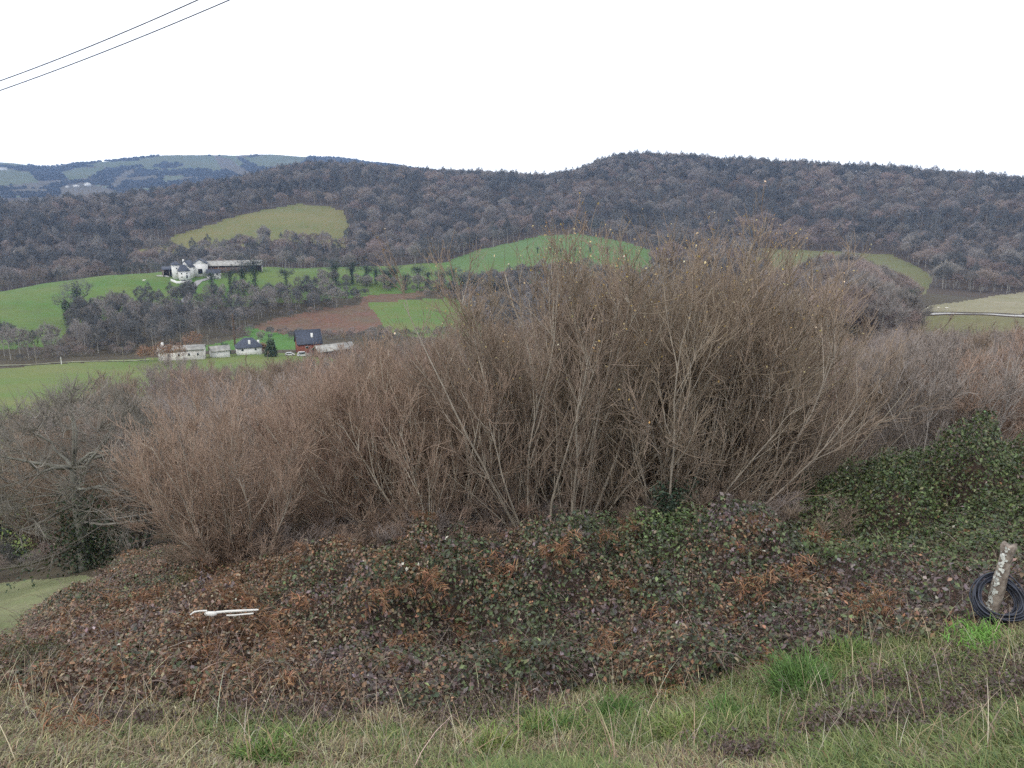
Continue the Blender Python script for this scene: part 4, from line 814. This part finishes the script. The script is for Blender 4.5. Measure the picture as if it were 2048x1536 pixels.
# road on the right with its dark ditch bank
def strip(name, pts, wid, m, dz):
    P_ = np.array([list(v) for v in pts]); n0 = len(P_); tt = np.linspace(0, n0 - 1, 90); P_ = np.stack([np.interp(tt, range(n0), P_[:, i]) for i in range(3)], 1); d_ = nrm(np.gradient(P_[:, :2], axis=0)); s_ = np.stack([-d_[:, 1], d_[:, 0]], 1)
    gx = np.linspace(-wid / 2, wid / 2, 5); XY = P_[:, None, :2] + s_[:, None] * gx[None, :, None]; ZZ = tz(XY[..., 0], XY[..., 1]) + dz
    idx = np.arange(450).reshape(90, 5); Q_ = np.stack([idx[:-1, :-1], idx[1:, :-1], idx[1:, 1:], idx[:-1, 1:]], -1).reshape(-1, 4)
    return tag(link(name, raw(name, np.concatenate([XY, ZZ[..., None]], -1).reshape(-1, 3), Q_, [m])), kind='structure')
M_road = mat('pale_road', (.46, .45, .43), var=.15, scale=1)
strip('road', [at(x_, 452 + (x_ - 1800) * .004, 627) for x_ in (1700, 1800, 1900, 2000, 2100, 2300)], 7, M_road, .25)
wall_run('roadside_bank', 'thin dark bank along the near side of the pale road at the right', [at(x_, 446 + (x_ - 1800) * .004, 629) for x_ in np.linspace(1790, 2250, 30)], .45, 1.2, M_body, 'bank')
strip('meadow_crest_highlight', [at(x_, 356 + x_ * .0, 733) for x_ in (-300, -100, 0, 100, 200, 300)], 2.0, mat('crest_highlight_olive', (.30, .30, .20), var=.3, scale=.5), .2)  # olive strip painting in the pale highlight along the meadow crest, not a road
# sheep
def sheep_mesh(seed):
    rng = np.random.default_rng(seed); bm = bmesh_body([((-.45, 0, .72), .20), ((-.2, 0, .76), .30), ((.15, 0, .76), .31), ((.42, 0, .80), .24), ((.62, 0, .95), .13), ((.82, 0, .90), .08)], [((-.35, .14, .6), (-.36, .14, 0)), ((-.35, -.14, .6), (-.34, -.14, 0)), ((.38, .13, .6), (.39, .13, 0)), ((.38, -.13, .6), (.37, -.13, 0))])
    return bm
def bmesh_body(spine, legs):
    P = np.array([[p for p, _ in spine]], float); Rr = np.array([[q for _, q in spine]]); P = np.concatenate([P[:, :1] - [[.1, 0, 0]], P, P[:, -1:] + [[.05, 0, -.03]]], 1); Rr = np.concatenate([[[.02]], Rr, [[.02]]], 1)
    out = [tubes(P, Rr, 10)]
    for a, b in legs: a = np.array(a); b = np.array(b); out.append(tubes(np.array([[a, (a + b) / 2 + [.02, 0, 0], b]]), np.array([[.08, .045, .035]]), 6))
    return cat(out)
M_wool = mat('wool', (.70, .67, .58), var=.15, scale=8); shm = raw('sheep', *sheep_mesh(1), [M_wool], smooth=True)
for i, (x_, y_) in enumerate([(1825, 622), (1830, 623), (1840, 622), (1849, 623), (1855, 622), (1876, 622), (1892, 622)]):
    p = at(x_, 470 + (i * 37 % 11), 622); o = link('sheep', shm, None, p, i * 1.9, 1.25 if i < 6 else 1.7); tag(o, 'tiny white sheep grazing above the pale road at the right' if i < 6 else 'largest white sheep, rightmost of the flock above the road', 'sheep', 'sheep above the road')
p = at(286, 600, 545); o = link('sheep', shm, None, p, .4, 1.7); tag(o, 'single white sheep on the green field left of the hilltop farm', 'sheep')
# valley houses
house('valley_house', 'old white house with patchy walls half hidden behind the rust-leaved tree', 366, 352, 718, 18, 7, 4.0, 1.3, 'x', -8, M_old, M_grey, z=.4, wins=[(-5, 1.4, .9, 1.3), (-1, 1.4, .9, 1.3), (3, 1.4, .9, 1.3), (6.5, 1.4, .9, 1.3)], chim=[(-7.6, 0, 1.8)])
house('garden_shed', 'low shed with a shallow grey roof between the old white house and the brown poplar', 440, 356, 712, 7.5, 5, 1.9, 1.6, 'x', 10, M_white, M_grey, cat_='shed')
house('valley_house', 'small white house under a dark hipped roof, right of the brown poplar', 498, 364, 708, 10.5, 8, 2.3, 3.8, 'h', 5, chim=[(.3, -2.6, -.8), (4.4, 0, -1.4)], wins=[(-3, .8, 1, 1), (2.6, .8, 1, 1)])
house('brick_house', 'red brick house with a big dark slate roof and two white windows', 618, 366, 706, 10.8, 9, 4.0, 5.4, 'x', 8, M_brick, M_slate, wins=[(-1.4, 1.6, 1.3, 1.1), (2.6, 1.6, 1.0, 1.1)], chim=[(1.4, -2.4, -1.2)])
house('long_grey_shed', 'long low shed with a pale grey roof right of the brick house', 668, 352, 706, 17, 7, 2.2, 2.1, 'x', 24, M_boards, M_grey, cat_='shed')
# parked vehicles by the brick house
def car(label, px, r, col, L=4.2, W=1.7, H=1.45, yaw=0):
    p = at(px, r, 710); o = empty('parked_car', label, 'car', p, -math.atan2(p.x, p.y) + R(yaw)); mb_ = mat('car_paint', col, rough=.3, spec=.5, var=.02)
    prof = [(-L / 2, .3), (L / 2, .3), (L / 2, .75), (L * .3, .9), (L * .16, H), (-L * .34, H), (-L * .48, .95)]; n = len(prof)
    V = np.array([(x, s * W / 2 * (.86 if zz > 1 else 1), zz) for s in (-1, 1) for x, zz in prof]); F = [(i, (i + 1) % n, (i + 1) % n + n, i + n) for i in range(n)] + [(0, 1, 2, 3), (0, 3, 4, 5), (0, 5, 6, 6), (n + 3, n + 2, n + 1, n), (n + 5, n + 4, n + 3, n), (n, n + 6, n + 5, n + 5)]
    link('body', raw('body', V, np.array(F), [mb_]), o)
    for s in (-1, 1):
        part('side_window', [box(-L * .30, L * .15, s * W * .46 - .03, s * W * .46 + .03, .95, H - .12)], M_win, o)
        for x in (-L * .31, L * .31): link('wheel', raw('wheel', *tubes(np.array([[(x, s * W / 2 - .12 * s, .32), (x, s * W / 2 - .1 * s, .32), (x, s * W / 2 + .03 * s, .32), (x, s * W / 2 + .031 * s, .32)]]), np.array([[.01, .32, .32, .01]]), 14), [M_dark]), o)
    return o
car('small white car parked left of the brick house', 580, 356, (.8, .8, .8)); car('long white van parked in front of the brick house', 606, 354, (.78, .78, .78), 5.2, 1.9, 2.0, 4)
car('dark car parked beside the white hilltop farmhouse', 383, 600, (.05, .05, .06), 4.2, 1.7, 1.5, 20)
# far houses on the distant hills
for px_, r_, w_, h_, rh_, lb in [(8, 4300, 42, 9, 4, 'long white farm at the left edge high on the distant hill'), (175, 3500, 22, 9, 5, 'white farmhouse with a wide gable on the small green hill far left'),
    (152, 3480, 20, 5, 3, 'low white barn left of the far white farmhouse'), (134, 3450, 12, 4, 3, 'small white outbuilding leftmost on the far green hill'), (120, 1330, 7, 8, 3, 'white house with trees around it on the near wooded ridge, far left'), (138, 1335, 4, 7, 2.5, 'tiny white house right of another on the near wooded ridge')]:
    house('far_house', lb, px_, r_, 370, w_, 12, h_, rh_, 'x' if w_ > 30 else 'y', 10, M_white, M_grey if r_ > 2000 else M_slate, z=6 if r_ < 2000 else 2, doors=[(w_ * .2, 2, 3)])
# utility poles in the valley
for px_, r_, h_, lb in [(419, 352, 10, 'tall utility pole right of the old white house'), (437, 372, 6.5, 'short utility pole behind the low grey shed'), (72, 352, 8.5, 'utility pole standing in the meadow at the far left of the valley'), (247, 352, 6.5, 'utility pole at the left of the rust-leaved tree'), (122, 350, 3, 'short white post by the pale highlight strip on the meadow crest')]:
    p = at(px_, r_, 720); o = empty('utility_pole' if h_ > 4 else 'white_post', lb, 'pole', p); link('pole', raw('pole', *tubes(np.array([[(0, 0, -.5), (0, 0, h_ * .5), (.02, 0, h_)]]), np.array([[.17, .15, .12]]), 8), [M_wood if h_ > 4 else M_white], smooth=True), o)
    if h_ > 4: part('crossarm', [box(-.8, .8, -.07, .07, h_ - .7, h_ - .55)], M_wood, o); link('insulator', raw('insulator', *tubes(np.array([[(0, 0, h_), (0, 0, h_ + .12), (0, 0, h_ + .25)]]), np.array([[.05, .07, .02]]), 8), [M_white]), o)
# valley trees near the houses
def columnar(label, px, r, h, wd, seed):
    rng = np.random.default_rng(seed); p = at(px, r, 712); o = empty('brown_poplar', label, 'tree', p)
    link('trunk', raw('trunk', *tubes(np.array([[(0, 0, -.3), (.05, 0, h * .5), (0, .05, h * .97)]]), np.array([[.25, .15, .02]]), 8), [M_trunk]), o)
    n = 420; zz = rng.uniform(.12, .95, n) * h; an = rng.uniform(0, 6.28, n); st = np.stack([0 * zz, 0 * zz, zz], -1); di = np.stack([np.cos(an) * .35, np.sin(an) * .35, np.ones(n)], -1)
    Pp = grow(st, di, wd * 2.2 * rng.uniform(.5, 1, n) * (1.05 - zz / h * .6), 4, .2, .08, rng); _, t2 = twiglets(rng, Pp, 6, .8, .018, (0, 0, 0)); link('crown', raw('crown', *cat([tubes(Pp, rad(n, 4, .03, .012), 3), t2]), [mat('poplar_twig', (.30, .21, .15), scale=2)]), o)
columnar('slim brown columnar poplar standing left of the small hipped-roof house', 472, 368, 17.5, 1.1, 3)
leaf_bush('green_cypress', 'rounded dark green conifer between the hipped-roof house and the brick house', 'tree', 543, 716, 352, 2.6, 7.6, 2600, .3, [(.035, .06, .03), (.05, .075, .035)], 21)
leaf_bush('laurel_bush', 'dark green bush behind the low grey shed', 'bush', 449, 706, 366, 2.6, 4.4, 1300, .3, [(.04, .07, .035), (.05, .08, .04)], 22)
rg = np.random.default_rng(44)
for px_, r_, h_, lb in [(322, 340, 8.5, 'rust-leaved tree left in front of the old white house'), (352, 338, 9, 'rust-leaved tree in front of the middle of the old white house'), (388, 368, 10.5, 'rust-leaved tree behind the right end of the old white house'), (290, 350, 6.5, 'low rust-brown bush left of the old white house'), (528, 368, 4, 'small rust bush right of the hipped-roof house')]:
    p = at(px_, r_, 715); o = empty('rust_tree', lb, 'tree', p, rg.uniform(0, 6)); h0 = h_
    tr, limbs, Pq, _ = reach(rg, h0, h0 * .42, h0 * .4, h0 * .6, [(8, .7), (40, .9), (120, .97)], .16, .025); _, tw_ = twiglets(rg, Pq, 8, 1.0, .03, (0, 0, h0 * .5))
    link('trunk', raw('trunk', *tr, [M_trunk]), o); link('crown', raw('crown', *cat(limbs + [tw_]), [mat('rust_twig', (.30, .20, .15), scale=1)]), o)
    j = rg.integers(0, len(Pq), 900); C = Pq[j, -1] + rg.normal(size=(900, 3)) * .6; Vl, Fl = leafquads(C, rg.uniform(.12, .26, 900), rg); link('leaves', raw('leaves', Vl, Fl, [M_leaf], col=np.repeat(pal([(.34, .17, .08), (.28, .15, .09), (.36, .24, .14)], [1] * 3, 900, rg), 4, 0)), o)

# ------------------------------------------------------------ leaning post with a coil of hose, white pipe, overhead cables
rg = np.random.default_rng(77)
pb = at(1972, 9.75, 1262); pt_h = 1.04
M_post = mat('weathered_wood', (.29, .25, .21), scale=14, var=.5, c2=(.15, .12, .10), bump=.6)
K, SD = 24, 22; q = np.linspace(0, 1, K); an = np.arange(SD) / SD * 2 * math.pi
gro = 1 + .06 * np.sin(an * 3 + .5) + .05 * np.sin(an * 7 + 1) - .10 * np.exp(-((an - 4.2) / .25) ** 2)
lx, ly = .12, .02; PV = []
for k in range(K):
    rr = .068 + .018 * max(0, q[k] - .88) / .12 - .006 * math.sin(q[k] * 9)
    jag = .018 * np.sin(an * 4 + 1) * (q[k] > .97)
    tw_ = gro * (1 + .03 * np.sin(an * 9 + q[k] * 6) + rg.normal(0, .012, SD)); PV.append(np.stack([q[k] * lx * pt_h + rr * tw_ * np.cos(an), q[k] * ly + rr * tw_ * np.sin(an), -.12 + q[k] * (pt_h + .12) + jag], -1))
PV = np.concatenate(PV); idx = np.arange(K * SD).reshape(K, SD); a = idx[:-1]; b = idx[1:]; PQ = np.stack([a, np.roll(a, -1, 1), np.roll(b, -1, 1), b], -1).reshape(-1, 4)
c0 = len(PV); PV = np.concatenate([PV, [[lx * pt_h, ly, pt_h - .01]]]); PQ = np.concatenate([PQ, np.stack([idx[-1], np.roll(idx[-1], -1), np.full(SD, c0), np.full(SD, c0)], 1)])
post = empty('fence_post', 'leaning weathered grey wooden post at the right edge with flaking pale lichen', 'post', pb)
link('post_body', raw('post_body', PV, PQ, [M_post], smooth=True), post)
n = 90; zz = rg.uniform(.15, 1, n) * pt_h; aa = rg.normal(3.5, .28, n); C = np.stack([zz * lx + .074 * np.cos(aa), .074 * np.sin(aa), zz], -1); Vl, Fl = leafquads(C, rg.uniform(.012, .028, n), rg, np.stack([np.cos(aa), np.sin(aa), 0 * aa], -1) * 3, .5, .7, .1)
link('lichen', raw('lichen', Vl, Fl, [mat('pale_lichen', (.62, .63, .58), var=.15, scale=20)]), post)
# coil: about a dozen loose turns hung round the post, tipped forward
M_hose = mat('dark_hose', (.045, .052, .075), rough=.5, spec=.4, var=.3, scale=10)
turns = []
for t in range(22):
    u = np.linspace(0, 2 * math.pi, 49); R0 = .262 + rg.uniform(-.055, .04); ph = rg.uniform(0, 6.28)
    xx = R0 * np.cos(u) * (1 + .04 * np.sin(u * 2 + ph)); yy = R0 * .92 * np.sin(u) * (1 + .03 * np.sin(u * 3 + ph)); zo = (t - 11) * .0065 + rg.uniform(-.012, .012)
    tilt = R(50) + rg.uniform(-.12, .12); z0 = zo + .012 * np.sin(u * 2 + ph)
    turns.append(np.stack([xx + .075 + rg.uniform(-.022, .022), yy * math.cos(tilt) - z0 * math.sin(tilt) - .02, .39 + yy * math.sin(tilt) + z0 * math.cos(tilt) - .02 * np.cos(u * 2)], -1))
coil = tag(link('hose_coil', raw('hose_coil', *tubes(np.array(turns), np.full((22, 49), .0092), 8), [M_hose], smooth=True), None, pb), 'coil of dark blue-black hose hung around the leaning post', 'hose')
# short white pipe with a hooked end lying on the bracken
M_pipe = mat('white_pipe', (.80, .79, .74), rough=.4, var=.06, scale=8); pp = on_under(455, 1246); f = -math.atan2(pp.x, pp.y)
def pipe_pts(L): return np.array([L], float)
pe = empty('white_pipe', 'white plastic pipe with a hooked left end lying across the rust bracken', 'pipe', (pp.x, pp.y, pp.z + .14), f, sc=.80); pe.rotation_euler = (0, R(8), f)
link('hook', raw('hook', *tubes(pipe_pts([(-.30, 0, .05), (-.40, 0, .055), (-.49, .0, .045), (-.545, 0, .0), (-.53, 0, -.045), (-.47, 0, -.065), (-.38, 0, -.068)]), np.full((1, 7), .014), 10), [M_pipe], smooth=True), pe)
link('joint', raw('joint', *tubes(pipe_pts([(-.33, 0, -.01), (-.31, 0, .0), (-.22, 0, -.015), (-.16, 0, -.005), (-.15, 0, 0)]), np.array([[.02, .038, .044, .036, .02]]), 12), [M_pipe], smooth=True), pe)
link('pipe', raw('pipe', *tubes(pipe_pts([(-.16, 0, .01), (0, .0, .015), (.22, 0, .012), (.46, .0, .008), (.50, 0, .008)]), np.array([[.022, .022, .02, .017, .014]]), 10), [M_pipe], smooth=True), pe)
link('pipe', raw('pipe', *tubes(pipe_pts([(.0, -.03, -.04), (.12, -.03, -.045), (.30, -.03, -.04), (.42, -.03, -.035)]), np.full((1, 4), .014), 10), [M_pipe], smooth=True), pe)
# overhead cables
def cable(name, label, pA, rA, pB, rB):
    a = ray(*pA); a = a / np.linalg.norm(a) * rA; b = ray(*pB); b = b / np.linalg.norm(b) * rB; t = np.linspace(-.4, 1.6, 60)[:, None]; P = a + (b - a) * t + np.array([0, 0, 1.]) * ((t - .5) ** 2 * .25)
    tag(link(name, raw(name, *tubes(P[None], np.full((1, 60), .012), 6), [mat('cable_sheath', (.10, .12, .17), rough=.5)])), label, 'cable', 'overhead cables')
cable('overhead_cable', 'upper one of two thin cables crossing the sky at the top left', (-20, 174), 26, (430, -9), 19)
cable('overhead_cable', 'lower one of two thin cables crossing the sky at the top left', (-20, 193), 26.5, (492, -8), 19.5)

# ------------------------------------------------------------ the air
HZB = np.array([(x, y, z) for z in (ZMIN - 4, 420.) for x, y in ((-5500, -5500), (5500, -5500), (5500, 5500), (-5500, 5500))], float)
hm = bpy.data.materials.new('haze'); hm.use_nodes = True; hn = hm.node_tree.nodes; hn.clear(); ho = hn.new('ShaderNodeOutputMaterial'); hv = hn.new('ShaderNodeVolumePrincipled')
hv.inputs['Color'].default_value = (.36, .58, 1, 1); hv.inputs['Density'].default_value = .000118; hv.inputs['Anisotropy'].default_value = .2; hm.node_tree.links.new(hv.outputs[0], ho.inputs['Volume'])
hz = link('haze', raw('haze', HZB, np.array([(3, 2, 1, 0), (4, 5, 6, 7), (0, 1, 5, 4), (1, 2, 6, 5), (2, 3, 7, 6), (3, 0, 4, 7)]), [hm])); tag(hz, 'pale blue haze in the air of the valley', 'haze', None, 'stuff')
# bare trees mixed into the ivy hedgerow, low weeds dying back in the grass
for x_ in np.linspace(652, 900, 12) + rngp.uniform(-8, 8, 12):
    p = hit(x_, 570 + (x_ - 660) * .07, 300); o = link('bare_tree', FARM[int(rngp.integers(0, 8))], None, p, rngp.uniform(0, 6), rngp.uniform(.6, 1.0)); tag(o, 'bare tree among the ivy-clad trees of the hedgerow right of the farm field', 'tree', 'bare trees of the ivy hedgerow')
def weeds(label, px, py, n, sx, seed, cols=((.11, .08, .075), (.15, .11, .10), (.09, .065, .05))):
    rng = np.random.default_rng(seed); p = hit(px, py, 3); a = rng.normal(size=(n, 2)) * sx * [.5, .3]; z = tz(a[:, 0] + p.x, a[:, 1] + p.y) - p.z
    st = np.stack([a[:, 0], a[:, 1], z], -1); di = nrm(rng.normal(size=(n, 3)) * [.6, .6, .2] + [0, 0, 1]); P_ = grow(st, di, rng.uniform(.08, .26, n), 5, -.02, .2, rng)
    parts = tubes(P_, rad(n, 5, .003, .0012), 3); o = empty('dead_weeds', label, 'weeds', p, 0, 'dead weeds in the grass'); link('stems', raw('stems', *parts, [MATS['cane']], col=np.tile([.17, .13, .11], (len(parts[0]), 1))), o)
    j = rng.integers(0, n, n * 4); C = P_[j, rng.integers(2, 5, n * 4)] + rng.normal(size=(n * 4, 3)) * .02; V, F = leafquads(C, rng.uniform(.010, .024, n * 4), rng); link('foliage', raw('foliage', V, F, [M_leaf], col=np.repeat(pal(cols, [1] * len(cols), n * 4, rng), 4, 0)), o)
for i, (x_, y_, n_, sx_, lb) in enumerate([(1900, 1365, 520, .9, 'purple-brown dead weeds in the grass below the leaning post, biggest patch'), (1730, 1455, 300, .6, 'dark purple-brown weed patch right of the large green tuft, lower'), (1700, 1400, 380, .6, 'brown dead weeds just right of the large dark green tuft'),
    (1690, 1462, 200, .35, 'small dark weed patch near the foot of the picture at the right'), (2010, 1390, 300, .5, 'grey-brown dead weeds at the right edge of the grass'), (1880, 1440, 240, .5, 'dark weed patch low on the right side of the grass'), (1480, 1520, 160, .4, 'brown weed patch at the foot of the picture right of the middle'),
    (560, 1440, 420, .9, 'grey-brown weeds along the grass edge left of the mound'), (920, 1440, 420, .8, 'violet-grey dead weeds in front of the left part of the mound'), (1010, 1415, 380, .7, 'violet-grey dead twigs in front of the mound beside the green tufts'), (200, 1450, 300, .7, 'brown dead weeds in the pale grass at the left')]):
    weeds(lb, x_, y_, n_, sx_, 500 + i)
for i, (x_, r_, s_) in enumerate([(-10, 40, .42), (30, 42, .36), (65, 41, .34), (95, 44, .4), (130, 40, .36), (10, 52, .5)]):
    o = link('low_bush', HEDGE[i % 4], None, at(x_, r_ - 3, 1150), i, s_ * .42); tag(o, 'low brown bush between the pale grass and the bright meadow patch at the left', 'bush', 'low bushes at the left')
